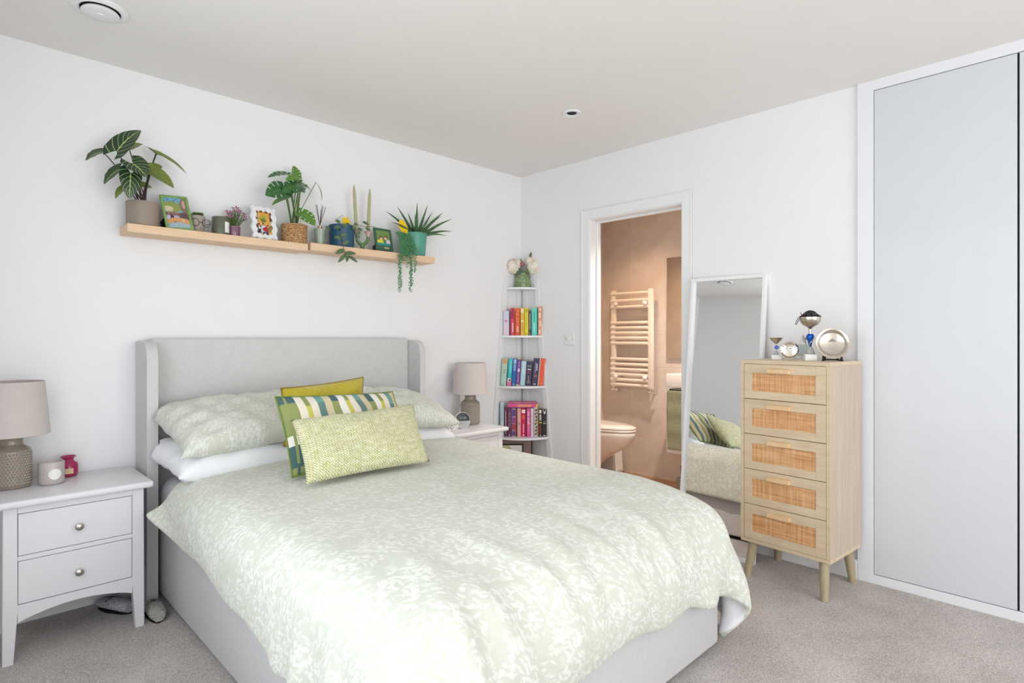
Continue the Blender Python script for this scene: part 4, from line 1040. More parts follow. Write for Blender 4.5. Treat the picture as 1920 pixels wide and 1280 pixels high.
# 6 --- white wavy photo frame
M, W_, H_ = quad((-2.043,-0.125,1.679), (-1.914,-0.118,1.683), (-2.044,-0.085,1.852), (-1.906,-0.078,1.860))
t = thing('photo_frame', 'white wavy-edged frame with a warm indoor snapshot, centre of shelf', 'picture frame', group='photo frames on the shelf'); t.matrix_world = M
def wavy(hw, hh, amp, n=160, lob=3):
    out = []
    for k in range(n):
        s = k/n*4; side = int(s); f_ = s-side; w2 = amp*(math.cos(2*math.pi*f_*lob)) 
        p = [(-hw+2*hw*f_, -hh-w2), (hw+w2, -hh+2*hh*f_), (hw-2*hw*f_, hh+w2), (-hw-w2, hh-2*hh*f_)][side]
        # round the corners
        cxr = .010; x_, y_ = p
        if abs(x_) > hw-cxr and abs(y_) > hh-cxr:
            dx_, dy_ = abs(x_)-(hw-cxr), abs(y_)-(hh-cxr); l = math.hypot(dx_, dy_)
            if l > cxr: x_, y_ = math.copysign(hw-cxr+dx_*cxr/l*1.1, x_), math.copysign(hh-cxr+dy_*cxr/l*1.1, y_)
        out.append((x_, y_))
    return out
bm = bmesh.new(); O_ = wavy(W_/2-.003, H_/2-.003, .004); steps = [(0,.006),(1,.006),(.75,0),(.62,.004),(.55,-.001),(.38,.003),(.28,-.0015),(.12,.001),(0,.004)]
I_ = wavy(W_/2-.028, H_/2-.028, .004)
prof = [(0,.010),(0,.000),(.15,-.004),(.3,-.001),(.45,-.0045),(.6,-.0015),(.78,-.0045),(1,-.001),(1,.006)]
rings = [[bm.verts.new((ox+(ix-ox)*f_, yy, H_/2+oy+(iy-oy)*f_)) for (ox,oy),(ix,iy) in zip(O_, I_)] for f_, yy in prof]
for a, b in zip(rings, rings[1:]):
    for k in range(len(a)): bm.faces.new((a[k], b[k], b[(k+1)%len(a)], a[(k+1)%len(a)]))
finish('frame', bm, M_white, t, 50); painted('print', M_print, t, W_-.044, H_-.044, print_img('b'), Matrix.Translation((0,.003,H_/2)))
finish('backing', B((-W_/2+.010,W_/2-.010,.005,.008,.010,H_-.010)), M_card, t, 0); strut(t, H_, M_card)
# 7 --- monstera in a woven basket
MX, MY = -1.808, -.076
t = thing('potted_plant', 'split-leaf green plant in a woven seagrass basket', 'plant')
def seagrass():
    N = NT('seagrass_rope'); N.b.inputs['Roughness'].default_value = .8
    n = N.noise(N.coord('Object', (1,1,3)), 90, 3, .7); r = N.ramp(n, 'Fac', [(.35, (120,82,44)), (.52, (188,146,96)), (.7, (226,196,150))]); N.ln(r, 0, N.b, 'Base Color'); N.bump(n, 'Fac', .4, .002); return N.m
M_sea = seagrass()
for k in range(11):
    bm = bmesh.new(); rad = .060+(.002 if k in (0,10) else 0); zz = SZ1+.006+.0094*k; pts = []
    for j in range(97):
        a = 2*math.pi*j/96; w_ = .0016*math.sin(a*24+(k%2)*math.pi); pts.append((MX+(rad+w_)*math.cos(a), MY+(rad+w_)*math.sin(a), zz+.0012*math.sin(a*5+k)))
    tube(bm, pts, .0056, 8, cap=False); finish('rope_coil', bm, M_sea, t, 60)
bm = bmesh.new(); lathe(bm, [(.056,0),(.057,.09),(.054,.09),(.001,.091)], 32, c=(MX,MY,SZ1+.003)); finish('liner', bm, M_soil, t)
MO = [ ((-1.865,-0.140,2.030), (-1.984,-0.160,1.987), .045, (-.1,-.35,.95), M_mon, .2), ((-1.810,-0.110,2.026), (-1.818,-0.090,2.096), .050, (.2,-.9,.2), M_mon2, .25),
 ((-1.815,-0.140,2.023), (-1.900,-0.180,1.985), .042, (.1,-.6,.7), M_mon2, .25), ((-1.895,-0.170,1.942), (-2.011,-0.200,1.886), .090, (-.25,-.8,.5), M_mon, .3),
 ((-1.806,-0.140,1.987), (-1.929,-0.200,1.912), .078, (-.05,-.7,.65), M_mon, .3), ((-1.875,-0.130,1.905), (-1.959,-0.150,1.852), .030, (-.5,-.4,.8), M_mon2, .2),
 ((-1.779,-0.090,2.008), (-1.711,-0.080,1.975), .034, (.5,-.4,.8), M_mon2, .25), ((-1.698,-0.100,2.029), (-1.670,-0.110,1.928), .026, (.9,-.5,.1), M_mon, .0),
 ((-1.809,-0.150,1.837), (-1.746,-0.190,1.773), .080, (.3,-.85,.4), M_mon2, .35), ((-1.786,-0.080,1.986), (-1.737,-0.050,1.989), .05, (.1,-.8,.5), M_mon, .25), ((-1.839,-0.100,1.944), (-1.863,-0.070,1.929), .04, (-.3,-.8,.4), M_mon, .25)]
for k, (b_, tp, W_, nn, mm, bk) in enumerate(MO):
    leaf(t, b_, tp, mm, W_*1.15, (nn[0], nn[1]*1.5, nn[2]*.8), back=bk, split=5 if W_ > .03 else None, nu=20, nv=60, peak=.38, arch=.10, fold=.06)
    b0 = (MX+(-.014 if k % 2 else .012), MY-.005+.004*(k%3), SZ1+.094)
    stem(t, b0, b_, .0029 if k != 7 else .0018, M_stem, (0, 0, .01) if k != 7 else (.0,0,.0))
# 8 --- reed diffuser
t = thing('reed_diffuser', 'pale green tapered reed diffuser with black reeds and gold collar', 'diffuser', (-1.664,-.075,SZ2-.000))
bm = bmesh.new(); lathe(bm, [(.020,0),(.0225,.002),(.0245,.010),(.0335,.088),(.0335,.091),(.030,.093),(.014,.0935)], 48); finish('bottle', bm, mat('pale_sage_glaze', (148,162,146), .2, coat=.5), t, 50)
bm = bmesh.new(); lathe(bm, [(.0135,.093),(.0135,.108),(.012,.109),(.004,.109)], 32); finish('collar', bm, mat('rose_gold', (222,178,148), .22, metal=1), t, 50)
for dx_, dy_, hh_ in ((-.022,-.006,.224),(-.009,.008,.226),(.006,-.010,.224),(.018,.004,.222),(.026,-.004,.218),(.013,.012,.205)):
    bm = bmesh.new(); tube(bm, [(dx_*-.15,dy_*-.15,.10),(dx_*1.25,dy_*1.25,hh_)], .0015, 6); finish('reed', bm, M_black, t)
# 9 --- blue pot with trailing plant
BXp, BYp = -1.533, -.078
t = thing('potted_plant', 'trailing small-leaved plant in a deep blue pot, hanging over the shelf', 'plant')
bm = bmesh.new(); lathe(bm, [(.058,0),(.0655,.003),(.0675,.008),(.0715,.122),(.0715,.127),(.0690,.127),(.068,.112)], 56, c=(BXp,BYp,SZ2)); finish('pot', bm, mat('petrol_blue_glaze', (36,80,106), .35), t, 50)
bm = bmesh.new(); lathe(bm, [(.068,.108),(.001,.116)], 30, c=(BXp,BYp,SZ2)); finish('soil', bm, M_soil, t)
def cp(X, Y, yy): return (X, Y, yy)
TL = [ ((-1.594,-0.130,1.834), (-1.579,-0.140,1.811), .026), ((-1.584,-0.150,1.794), (-1.619,-0.150,1.781), .024), ((-1.568,-0.150,1.808), (-1.541,-0.160,1.795), .028), ((-1.520,-0.140,1.807), (-1.534,-0.130,1.827), .022),
 ((-1.484,-0.130,1.828), (-1.467,-0.140,1.817), .022), ((-1.509,-0.150,1.807), (-1.486,-0.150,1.789), .022), ((-1.621,-0.160,1.731), (-1.582,-0.170,1.724), .024), ((-1.583,-0.160,1.743), (-1.543,-0.170,1.752), .022), ((-1.575,-0.170,1.698), (-1.539,-0.180,1.716), .022),
 ((-1.574,-0.180,1.665), (-1.627,-0.180,1.636), .026), ((-1.571,-0.180,1.645), (-1.505,-0.190,1.649), .026), ((-1.565,-0.180,1.639), (-1.612,-0.180,1.590), .022), ((-1.555,-0.180,1.632), (-1.565,-0.190,1.596), .020), ((-1.552,-0.180,1.632), (-1.489,-0.180,1.601), .024),
 ((-1.424,-0.120,1.847), (-1.389,-0.130,1.832), .022), ((-1.413,-0.130,1.813), (-1.384,-0.140,1.797), .022), ((-1.461,-0.130,1.804), (-1.436,-0.140,1.791), .022), ((-1.477,-0.140,1.764), (-1.450,-0.140,1.786), .022), ((-1.640,-0.100,1.796), (-1.623,-0.110,1.768), .022),
 ((-1.528,-0.100,1.814), (-1.525,-0.150,1.787), .024), ((-1.568,-0.090,1.807), (-1.574,-0.150,1.775), .024), ((-1.471,-0.130,1.742), (-1.453,-0.140,1.764), .02)]
for k, (b_, tp, W_) in enumerate(TL):
    leaf(t, b_, tp, M_trail, W_, (0,-.9,.4), back=.05, nu=6, nv=8, peak=.42, arch=.06, fold=.12)
bm = bmesh.new(); tube(bm, [(-1.578,-0.120,1.802), (-1.588,-0.158,1.754), (-1.579,-0.165,1.713), (-1.569,-0.170,1.667), (-1.555,-0.175,1.635)], .0013, 6)
tube(bm, [(-1.547,-0.100,1.809), (-1.600,-0.120,1.834), (-1.551,-0.130,1.867)], .0010, 6); tube(bm, [(-1.498,-0.100,1.815), (-1.471,-0.130,1.827), (-1.430,-0.130,1.820), (-1.350,-0.130,1.828)], .0011, 6)
tube(bm, [(-1.492,-0.120,1.807), (-1.457,-0.130,1.792), (-1.474,-0.135,1.747)], .0010, 6); tube(bm, [(-1.596,-0.100,1.802), (-1.640,-0.100,1.796), (-1.656,-0.100,1.797)], .0010, 6); finish('vine', bm, M_stemd, t, 60)
M_yel = mat('yellow_sticky_card', (240,196,10), .6)
def trap(label, pts, y, tilt=0):
    P_ = [Vector(p) for p in pts]; c = sum(P_, Vector())/len(P_); t = thing('sticky_trap', label, 'insect trap', tuple(c), 0, 'yellow sticky traps in the pots')
    bm = bmesh.new(); prism(bm, [(p.x-c.x, p.z-c.z) for p in P_], -.0006, .0006, Matrix(((1,0,0,0),(0,0,1,0),(0,1,0,0),(0,0,0,1)))); bmesh.ops.recalc_face_normals(bm, faces=bm.faces); finish('card', bm, M_yel, t, 0); return t
trap('yellow sticky insect trap card standing in the deep blue pot', [(-1.530,-0.085,1.813), (-1.533,-0.085,1.858), (-1.523,-0.085,1.866), (-1.510,-0.085,1.861), (-1.500,-0.085,1.873), (-1.496,-0.085,1.857), (-1.486,-0.085,1.849), (-1.483,-0.085,1.832), (-1.490,-0.085,1.815)], 0)
trap('yellow sticky insect trap card leaning from the teal aloe pot', [(-1.182,-0.120,1.877), (-1.171,-0.120,1.895), (-1.144,-0.120,1.896), (-1.132,-0.120,1.878), (-1.120,-0.120,1.860), (-1.113,-0.120,1.822), (-1.140,-0.120,1.812), (-1.163,-0.120,1.828), (-1.178,-0.120,1.849)], 0)
# 10 --- branch candle holder with two tapers
t = thing('candle_holder', 'glazed green branch candlestick with two pink flower cups', 'candlestick', (0,0,0))
c0 = Vector((-1.404,-.080,SZ2)); M_gg = mat('leaf_green_glaze', (86,128,66), .2, coat=.5); LCp = Vector((-1.444,-0.085,1.794)); RCp = Vector((-1.369,-0.085,1.794))
bm = bmesh.new(); lathe(bm, [(.020,0),(.021,.004),(.015,.012),(.011,.022)], 24, c=tuple(c0), cap1=False)
tube(bm, [c0+Vector((0,0,.01)), c0+Vector((0,0,.028)), c0+Vector((0,0,.040))], [.012,.0115,.012], 12)
for cpos in (LCp, RCp):
    s = 1 if cpos.x > c0.x else -1
    tube(bm, bez(c0+Vector((0,0,.032)), Vector((cpos.x, c0.y, c0.z+.045)), cpos+Vector((0,0,-.022)), 8), [.0115,.011,.0105,.010,.0095,.009,.0085,.008,.008], 12)
finish('branch', bm, M_gg, t, 60)
for cpos in (LCp, RCp):
    bm = bmesh.new(); lathe(bm, [(.006,-.026),(.010,-.020),(.0125,-.010),(.0135,-.003),(.021,.006),(.0225,.009),(.0205,.0085),(.012,.001),(.011,-.010)], 30, c=tuple(cpos), radf=lambda a, z: 1+(.10*math.cos(5*a) if z > 0 else 0)); finish('flower_cup', bm, mat('pale_pink_glaze', (204,172,164), .3, coat=.3), t, 60)
for k, (b_, tp, lb) in enumerate(((LCp, Vector((-1.461,-0.085,2.062)), 'tall pale olive taper candle in the left flower cup'), (RCp, Vector((-1.357,-0.085,2.056)), 'tall pale olive taper candle in the right flower cup'))):
    c = thing('taper_candle', lb, 'candle', group='pair of taper candles')
    b_ = b_+Vector((0,0,-.006)); n = 12; bm = bmesh.new(); tube(bm, [b_.lerp(tp, i/n) for i in range(n+1)], [.0105-.0005*i/n*4 if i < n-1 else (.0062 if i == n-1 else .002) for i in range(n+1)], 20); finish('candle_body', bm, mat('pale_olive_wax', (176,172,128), .45), c, 60)
    bm = bmesh.new(); tube(bm, [tp, tp+Vector((.001,0,.006)), tp+Vector((.003,0,.011))], .0007, 5); finish('wick', bm, M_card, c)
# 11 --- small green photo frame
M, W_, H_ = quad((-1.336,-0.118,1.698), (-1.217,-0.118,1.698), (-1.333,-0.085,1.830), (-1.217,-0.085,1.834))
t = thing('photo_frame', 'small dark green frame with a snapshot of two people, near the aloe', 'picture frame', group='photo frames on the shelf'); t.matrix_world = M
bm = bmesh.new(); fw = .014
for b_ in ((-W_/2,W_/2,-.004,.006,0,.032), (-W_/2,W_/2,-.004,.006,H_-fw,H_), (-W_/2,-W_/2+fw,-.004,.006,.032,H_-fw), (W_/2-fw,W_/2,-.004,.006,.032,H_-fw)): box(bm, b_, .0008)
finish('frame', bm, mat('bottle_green_frame', (60,96,74), .45), t); painted('print', M_print, t, W_-2*fw, H_-fw-.032, print_img('c', 40, 40), Matrix.Translation((0,-.002,(.032+H_-fw)/2)))
finish('plaque', B((-.002,.030,-.0052,-.004,.010,.021)), mat('tan_plaque', (186,168,120), .6), t, 0)
finish('back_stand', B((-W_/2-.003,-W_/2+.002,.0,.030,-.002,.03)), M_black, t, 0)
# 12 --- teal pot: aloe and string plant
TX, TY = -1.040, -.078
t = thing('potted_plant', 'spiky aloe in a teal pot near the right shelf end', 'plant')
bm = bmesh.new(); lathe(bm, [(.062,0),(.0685,.003),(.0705,.008),(.0830,.138),(.0832,.143),(.0805,.143),(.078,.122)], 56, c=(TX,TY,SZ2)); finish('pot', bm, mat('teal_glaze', (84,156,136), .35, var=.08, vscale=14), t, 50)
bm = bmesh.new(); lathe(bm, [(.079,.122),(.001,.130)], 30, c=(TX,TY,SZ2)); finish('soil', bm, M_soil, t)
AT = [((-1.024,-0.090,2.028),.013), ((-0.927,-0.070,2.033),.012), ((-1.163,-0.080,1.980),.012), ((-1.249,-0.090,1.938),.011), ((-0.830,-0.100,1.991),.013), ((-0.787,-0.140,1.950),.013), ((-0.779,-0.130,1.873),.012), ((-0.858,-0.170,1.830),.010), ((-1.243,-0.150,1.865),.010), ((-0.934,-0.130,1.975),.010), ((-0.804,-0.050,1.982),.011), ((-1.113,-0.120,1.943),.011), ((-1.075,-0.140,1.942),.010), ((-1.128,-0.170,1.884),.010)]
for k, (tp, w_) in enumerate(AT):
    tp = Vector(tp); b_ = Vector((TX+.016+(tp.x-TX)*.10, TY+(tp.y-TY)*.2, SZ2+.126)); dv_ = tp-b_
    out = .35*abs(dv_.x)/max(dv_.length,.01); mid = b_.lerp(tp, .5)+Vector((0,0,.09*out))
    bm = bmesh.new(); tube(bm, bez(b_, mid, tp, 12), [w_*(1-(i/12)**1.6)*.82+.0009 for i in range(13)], 8); finish('leaf', bm, M_aloe, t, 60)
t = thing('string_plant', 'string-of-beads plant spilling from the teal pot over the shelf edge', 'plant', group=None)
rr = random.Random(21)
def strand(p, r=.0052, step=.0056):
    bm = bmesh.new(); 
    P_ = [Vector(q) for q in p]; seg = []
    for a, b in zip(P_, P_[1:]):
        n = max(1, int((b-a).length/step)); seg += [a.lerp(b, i/n) for i in range(n)]
    for q in seg:
        for j in range(3):
            d = Vector((rr.uniform(-1,1), rr.uniform(-1,1), rr.uniform(-.6,.6))).normalized()
            bmesh.ops.create_icosphere(bm, subdivisions=1, radius=r*rr.uniform(.6,1), matrix=Matrix.Translation(q+d*rr.uniform(.004,.010)) @ d.to_track_quat('Z','Y').to_matrix().to_4x4() @ Matrix.Diagonal((.62,.62,1.3,1)))
    tube(bm, P_, .0007, 4, cap=False); o = finish('strand', bm, M_pearl, t, 60)
A0, A1 = Vector((-1.210,-0.145,1.809)), Vector((-1.145,-0.150,1.807))
B0, B1 = Vector((-1.201,-0.165,1.674)), Vector((-1.094,-0.172,1.690))
for k in range(16):
    f_ = k/15; a = A0.lerp(A1, f_)+Vector((rr.uniform(-.004,.004),rr.uniform(-.012,.008),rr.uniform(-.004,.006))); b = B0.lerp(B1, f_)+Vector((rr.uniform(-.006,.006),rr.uniform(-.006,.004),rr.uniform(-.02,.012)))
    md = a.lerp(b, .5)+Vector((0,-.020,.012)); strand([a, a.lerp(md,.5)+Vector((0,-.006,.004)), md, md.lerp(b,.5)+Vector((0,-.002,.003)), b])
for xe, ye, k in ((748.5,548,1),(751,540,2),(769.5,548,8),(771,536,9),(763,503,6),(778.5,511,15),(755,490,4)):
    f_ = k/15; b = B0.lerp(B1, f_)
    tgt = {748.5:(-1.215,-0.178,1.449), 751:(-1.205,-0.178,1.475), 769.5:(-1.135,-0.178,1.454), 771:(-1.129,-0.178,1.493), 763:(-1.160,-0.178,1.597), 778.5:(-1.100,-0.178,1.576), 755:(-1.190,-0.178,1.635)}[xe]
    e = Vector(tgt); strand([b, Vector((e.x, e.y, b.z-.01))] + [Vector((e.x+.003*math.sin(i*1.7+k), e.y, (b.z-.01)+(e.z-b.z+.01)*i/8)) for i in range(1, 9)], .0050)

# ================================================================ BOOKS AND VASE ON THE CORNER UNIT
def book(label, z, k, s0, s1, h, col, group, depth, tilt=0, bands=(), title=None, tcol=None, back=None, rough=.45, loc=None, rot=None):
    w_ = s1-s0; sc = (s0+s1)/2; q = 1/math.sqrt(2)
    pos = (-k*q+sc*q, -k*q-sc*q, z+.0003) if loc is None else loc
    t = thing('book', label, 'book', pos, R(-45), group)
    if tilt: t.rotation_euler = (0, R(tilt), R(-45)); t.location.z += abs(math.sin(R(tilt)))*w_/2
    if rot: t.rotation_euler = rot
    hw = w_/2-.0005; d = depth
    cm = mat('cover_%d_%d_%d' % tuple(col), col, rough)
    bm = B((-hw, hw, 0, .0012, 0, h), (-hw, -hw+.0012, .0012, d, 0, h), (hw-.0012, hw, .0012, d, 0, h), bev=.0003)
    finish('cover', bm, cm, t)
    finish('pages', B((-hw+.0013, hw-.0013, .0013, d-.002, .002, h-.003)), M_paper, t, 0)
    for (b0, b1, bc, x0, x1) in bands:
        finish('spine_band', B((-hw+2*hw*x0, -hw+2*hw*x1, -.0003, .0001, h*b0, h*b1)), mat('ink_%d_%d_%d' % tuple(bc), bc, .5), t, 0)
    if title:
        txt, sz, f_ = title; Mt = Matrix.Translation((0,-.0006,h*f_)) @ Matrix.Rotation(R(90),4,'X') @ Matrix.Rotation(R(-90),4,'Z')
        text_mesh(txt, sz, mat('ink_%d_%d_%d' % tuple(tcol), tcol, .5), t, Mt, bold=.0001)
    return t
def px2s(px, k): return (px-977.4)*(4.4245-k)/1086
def row(z, k, g, items, tilt=0):
    for (a, b, yt, col, label, kw) in items:
        s0, s1 = px2s(a, k), px2s(b, k); h = (kw.pop('yb')-yt)*(4.4245-k)/1086
        dep = max(.016, min(.125, k-abs((s0+s1)/2)-.012-(s1-s0)/2))
        if kw.get('tilt', tilt): dep = max(.014, dep-.004)
        book(label, z, k, s0, s1, h, col, g, dep, kw.pop('tilt', tilt), **kw)
W_c = (240,236,230)
row(1.195, .170, 'books on the top book shelf', [
 (944,954.5,581,(206,204,222),'pale blue to pink spine, leftmost book on the top book shelf',dict(yb=627,bands=[(0,.45,(222,202,214),0,1),(.55,.62,(214,120,150),.2,.7)])),
 (955,956.8,582,(84,62,98),'thin dark plum book between the pastel and the red book',dict(yb=627)),
 (957.3,964.8,576,(216,68,84),'bright red book left of the orange one on the top book shelf',dict(yb=627.5,bands=[(.6,.97,(160,36,54),.15,.85),(.12,.46,(246,206,206),.4,.65)])),
 (965.6,975,576.5,(216,82,48),'orange book titled ONE DAY on the top book shelf',dict(yb=627.5,title=('ONE DAY',.030,.70),tcol=(250,150,50),bands=[(.12,.34,(246,180,160),.35,.7)])),
 (976,983,576,(226,178,70),'golden book just right of the orange one',dict(yb=627.5,bands=[(.82,.97,(244,222,160),.1,.9),(.5,.55,(246,226,170),.1,.9),(.15,.45,(190,140,40),.35,.55)])),
 (983.5,990.7,576,(226,210,46),'lemon yellow book on the top book shelf',dict(yb=627.5,bands=[(.84,.96,(190,170,30),.1,.9),(.25,.8,(196,176,30),.4,.6),(.04,.07,(40,50,30),.4,.65)])),
 (991.3,995.7,582.5,(78,78,82),'short charcoal book right of the lemon yellow one',dict(yb=627.5,bands=[(.25,.9,(176,174,172),.35,.7),(.03,.12,(176,90,96),.2,.8)])),
 (996.8,1007,577,(96,208,190),'turquoise book on the top book shelf',dict(yb=627.5,bands=[(.52,.88,(58,150,140),.4,.55),(.12,.45,(180,232,222),.4,.6)])),
 (1007.3,1008.8,575,(34,104,90),'very thin dark green book right of the turquoise one',dict(yb=627.5)),
 (1009,1015.8,573,(226,152,114),'coral patterned book, rightmost on the top book shelf',dict(yb=627.5,bands=[(.85,.93,(246,214,190),.3,.8),(.6,.78,(246,214,190),.2,.7),(.3,.5,(244,206,180),.3,.8),(.05,.2,(246,214,190),.2,.7)])) ])
row(.828, .192, 'books on the middle book shelf', [
 (938.5,948.7,670,(176,208,190),'mint green book leaning at the left end of the middle shelf',dict(yb=720.5,bands=[(.80,.99,(206,160,118),.05,.95),(.55,.58,(150,80,80),.35,.65),(.49,.505,(120,150,140),.2,.8),(.46,.475,(120,150,140),.2,.8),(.04,.06,(70,70,70),.4,.6)])),
 (950.3,958,670,(42,184,190),'aqua book with a pink foot on the middle shelf',dict(yb=720.5,bands=[(.0,.14,(226,120,164),0,1),(.14,.27,(232,220,226),0,1),(.16,.24,(40,32,36),.35,.95),(.45,.95,(130,222,222),.45,.75)])),
 (959,966.2,670,(24,104,172),'royal blue book on the middle shelf',dict(yb=720.5,bands=[(.82,.97,(176,204,234),.2,.8),(.55,.8,(130,168,220),.2,.8),(.03,.06,(230,236,240),.35,.65)])),
 (966.8,974,670,(112,66,142),'violet book with gold ends on the middle shelf',dict(yb=720.8,bands=[(.97,1,(226,200,130),0,1),(0,.04,(226,200,130),0,1),(.5,.63,(236,206,230),.25,.8),(.1,.45,(176,120,190),.4,.65),(.66,.9,(170,130,196),.4,.65)])),
 (974.8,984.2,675,(176,206,216),'pale sky-blue book on the middle shelf',dict(yb=720.8,bands=[(.5,.95,(196,222,230),.3,.7)])),
 (985,995.5,675,(58,54,86),'navy book with a small tower drawing on the middle shelf',dict(yb=720.8,bands=[(.75,.83,(120,126,110),.1,.85),(.64,.68,(232,232,236),.2,.8),(.50,.60,(126,48,80),.1,.85),(.08,.42,(150,140,120),.42,.56),(.08,.2,(150,140,120),.25,.35),(.08,.2,(150,140,120),.65,.75)])),
 (996.8,1007,669.5,(64,50,82),'dark aubergine book beside the pale-edged one on the middle shelf',dict(yb=720.5,tilt=5,bands=[(.45,.85,(150,140,170),.35,.5),(.55,.8,(210,204,220),.6,.78),(.30,.40,(150,96,80),.3,.8),(.03,.07,(200,196,216),.3,.7)])),
 (1007.8,1009.6,669.5,(232,214,206),'thin cream book beside the orange-red one',dict(yb=720.5,tilt=5)),
 (1010,1018,669.5,(236,92,60),'orange-red book, rightmost on the middle shelf',dict(yb=720.5,tilt=5,bands=[(.06,.1,(250,140,90),.3,.7)]))], 4)

row(.460, .212, 'books on the lower book shelf', [
 (938,944.6,751.5,(196,212,218),'pale blue-white book leaning at the left end of the lower shelf',dict(yb=815.5,bands=[(.45,.93,(150,194,210),.25,.7),(.02,.05,(180,90,110),.3,.7)])),
 (945.6,950.8,760,(104,48,72),'maroon book with white script left of the plum one',dict(yb=815.5,bands=[(.1,.85,(220,200,206),.4,.6)])),
 (951.6,958.6,762,(98,46,84),'plum book titled VILE STARS on the lower shelf',dict(yb=815.5,title=('VILE STARS',.024,.58),tcol=(186,140,160),bands=[(.03,.07,(230,220,230),.35,.65)])),
 (959.3,967,763,(178,150,166),'lilac book of four coloured labels on the lower shelf',dict(yb=815.5,bands=[(.72,.96,(92,58,140),.1,.9),(.48,.68,(150,54,130),.1,.9),(.24,.45,(158,62,70),.05,.95),(.03,.2,(90,60,110),.15,.85)])),
 (967.3,969.3,763,(128,24,52),'thin crimson-brown book beside the salmon one',dict(yb=815.5)),
 (969.8,976.6,763,(228,170,160),'salmon pink book on the lower shelf',dict(yb=815.5,bands=[(.42,.5,(120,80,80),.35,.6),(.9,.93,(150,100,100),.35,.65)])),
 (977.2,985.6,763,(212,14,80),'crimson book with white letters on the lower shelf',dict(yb=815.8,bands=[(.83,.95,(250,230,236),.12,.88),(.62,.76,(226,92,70),.15,.85),(.14,.45,(246,196,214),.42,.60),(.03,.08,(250,230,236),.35,.65)])),
 (986,987.2,763,(84,38,124),'very thin purple book on the lower shelf',dict(yb=815.8)),
 (987.6,994.4,763,(226,90,148),'rose pink book titled the shelf on the lower shelf',dict(yb=815.8,title=('the shelf',.027,.66),tcol=(252,224,236),bands=[(.16,.44,(238,130,140),.35,.65)])),
 (995.2,1000.4,763,(234,212,224),'palest pink book on the lower shelf',dict(yb=815.8,bands=[(.2,.9,(206,176,190),.45,.58)])),
 (1001.2,1007.8,761,(214,196,190),'black and cream animal-print book on the lower shelf',dict(yb=815.8,bands=[(.05+.115*i,.05+.115*i+.06,(44,26,34),.25+.1*(i%3),.62+.1*(i%3)) for i in range(8)]+[(.10+.115*i,.10+.115*i+.035,(44,26,34),.6-.2*(i%2),.95-.1*(i%2)) for i in range(8)])),
 (1008.2,1009.6,761.5,(176,146,66),'very thin gold book on the lower shelf',dict(yb=815.8)),
 (1010,1016.3,764,(34,30,32),'black book with red lettering on the lower shelf',dict(yb=815.8,bands=[(.84,.96,(232,228,224),.1,.8),(.58,.8,(196,196,198),.2,.75),(.48,.53,(210,190,60),.1,.9),(.1,.42,(200,60,50),.35,.6),(.02,.06,(236,236,236),.35,.65)])),
 (1017,1024.8,764,(40,40,42),'plain dark book, rightmost on the lower shelf',dict(yb=815.8,bands=[(.88,.98,(236,226,230),.15,.25),(.88,.98,(236,226,230),.7,.8),(.82,.9,(236,226,230),.3,.7),(.53,.55,(150,150,150),.2,.8),(.46,.49,(190,190,192),.15,.85),(.02,.05,(214,214,214),.15,.85)])) ])
row(.460, .150, 'books on the lower book shelf', [
 (930.5,936.5,745,(104,120,84),'green and brown book turned face-on at the far left of the lower shelf',dict(yb=812,bands=[(0,.45,(150,112,92),0,1),(.5,.9,(70,104,84),.3,.9)]))])
# two books lying across the upright ones
q_ = 1/math.sqrt(2)
def flat_book(label, z, h, px0, px1, col, k, dep, bands, rz=0):
    s0, s1 = px2s(px0, k), px2s(px1, k); sc = (s0+s1)/2; t = thing('book', label, 'book', (-k*q_+sc*q_, -k*q_-sc*q_, z), R(-45+rz), 'books on the lower book shelf')
    hw = (s1-s0)/2; cm = mat('cover_%d_%d_%d' % tuple(col), col, .45)
    finish('cover', B((-hw,hw,0,.0015,0,h), (-hw,hw,.0015,dep,0,.0012), (-hw,hw,.0015,dep,h-.0012,h), bev=.0003), cm, t)
    finish('pages', B((-hw+.003,hw-.0008,.0016,dep-.002,.0013,h-.0013)), M_paper, t, 0)
    for (b0, b1, bc, x0, x1) in bands: finish('spine_band', B((-hw+2*hw*x0, -hw+2*hw*x1, -.0003, .0001, h*b0, h*b1)), mat('ink_%d_%d_%d' % tuple(bc), bc, .5), t, 0)
flat_book('bright pink book lying flat across the upright books', .6705, .0245, 952.5, 1008, (232,92,156), .200, .050, [(.25,.8,(240,160,110),.33,.78),(.2,.4,(200,60,120),.06,.26),(0,1,(250,206,60),.955,1)])
flat_book('mauve patterned book lying on top of the bright pink one', .6955, .0165, 953, 1006, (178,96,130), .192, .045, [(.2,.7,(206,132,110),.22,.42),(.3,.8,(196,120,120),.6,.8)], 0)

# vase of hydrangeas
VK, VS = .075, .012; VX, VY, VZ = -VK*q_+VS*q_, -VK*q_-VS*q_, 1.5503
t = thing('vase', 'square-shouldered green mottled glass vase of cream and pink hydrangeas', 'vase', (VX, VY, VZ), R(-45))
Ng = NT('mottled_green_glass'); Ng.b.inputs['Roughness'].default_value = .12; Ng.b.inputs['Transmission Weight'].default_value = .35
n_o = Ng.noise(Ng.coord('Object'), 60, 4, .7); rg = Ng.ramp(n_o, 'Fac', [(.35,(124,148,96)),(.55,(170,192,142)),(.7,(210,222,192))]); Ng.ln(rg, 0, Ng.b, 'Base Color'); Ng.bump(n_o, 'Fac', .5, .003)
bm = bmesh.new(); lathe(bm, [(.052,0),(.057,.004),(.0585,.018),(.0545,.050),(.047,.082),(.041,.098),(.040,.106),(.041,.110),(.038,.110),(.036,.1)], 48, radf=lambda a, z: 1+.09*(abs(math.cos(2*a))-.5)+.02*math.cos(12*a+z*90)); finish('glass', bm, Ng.m, t, 60)
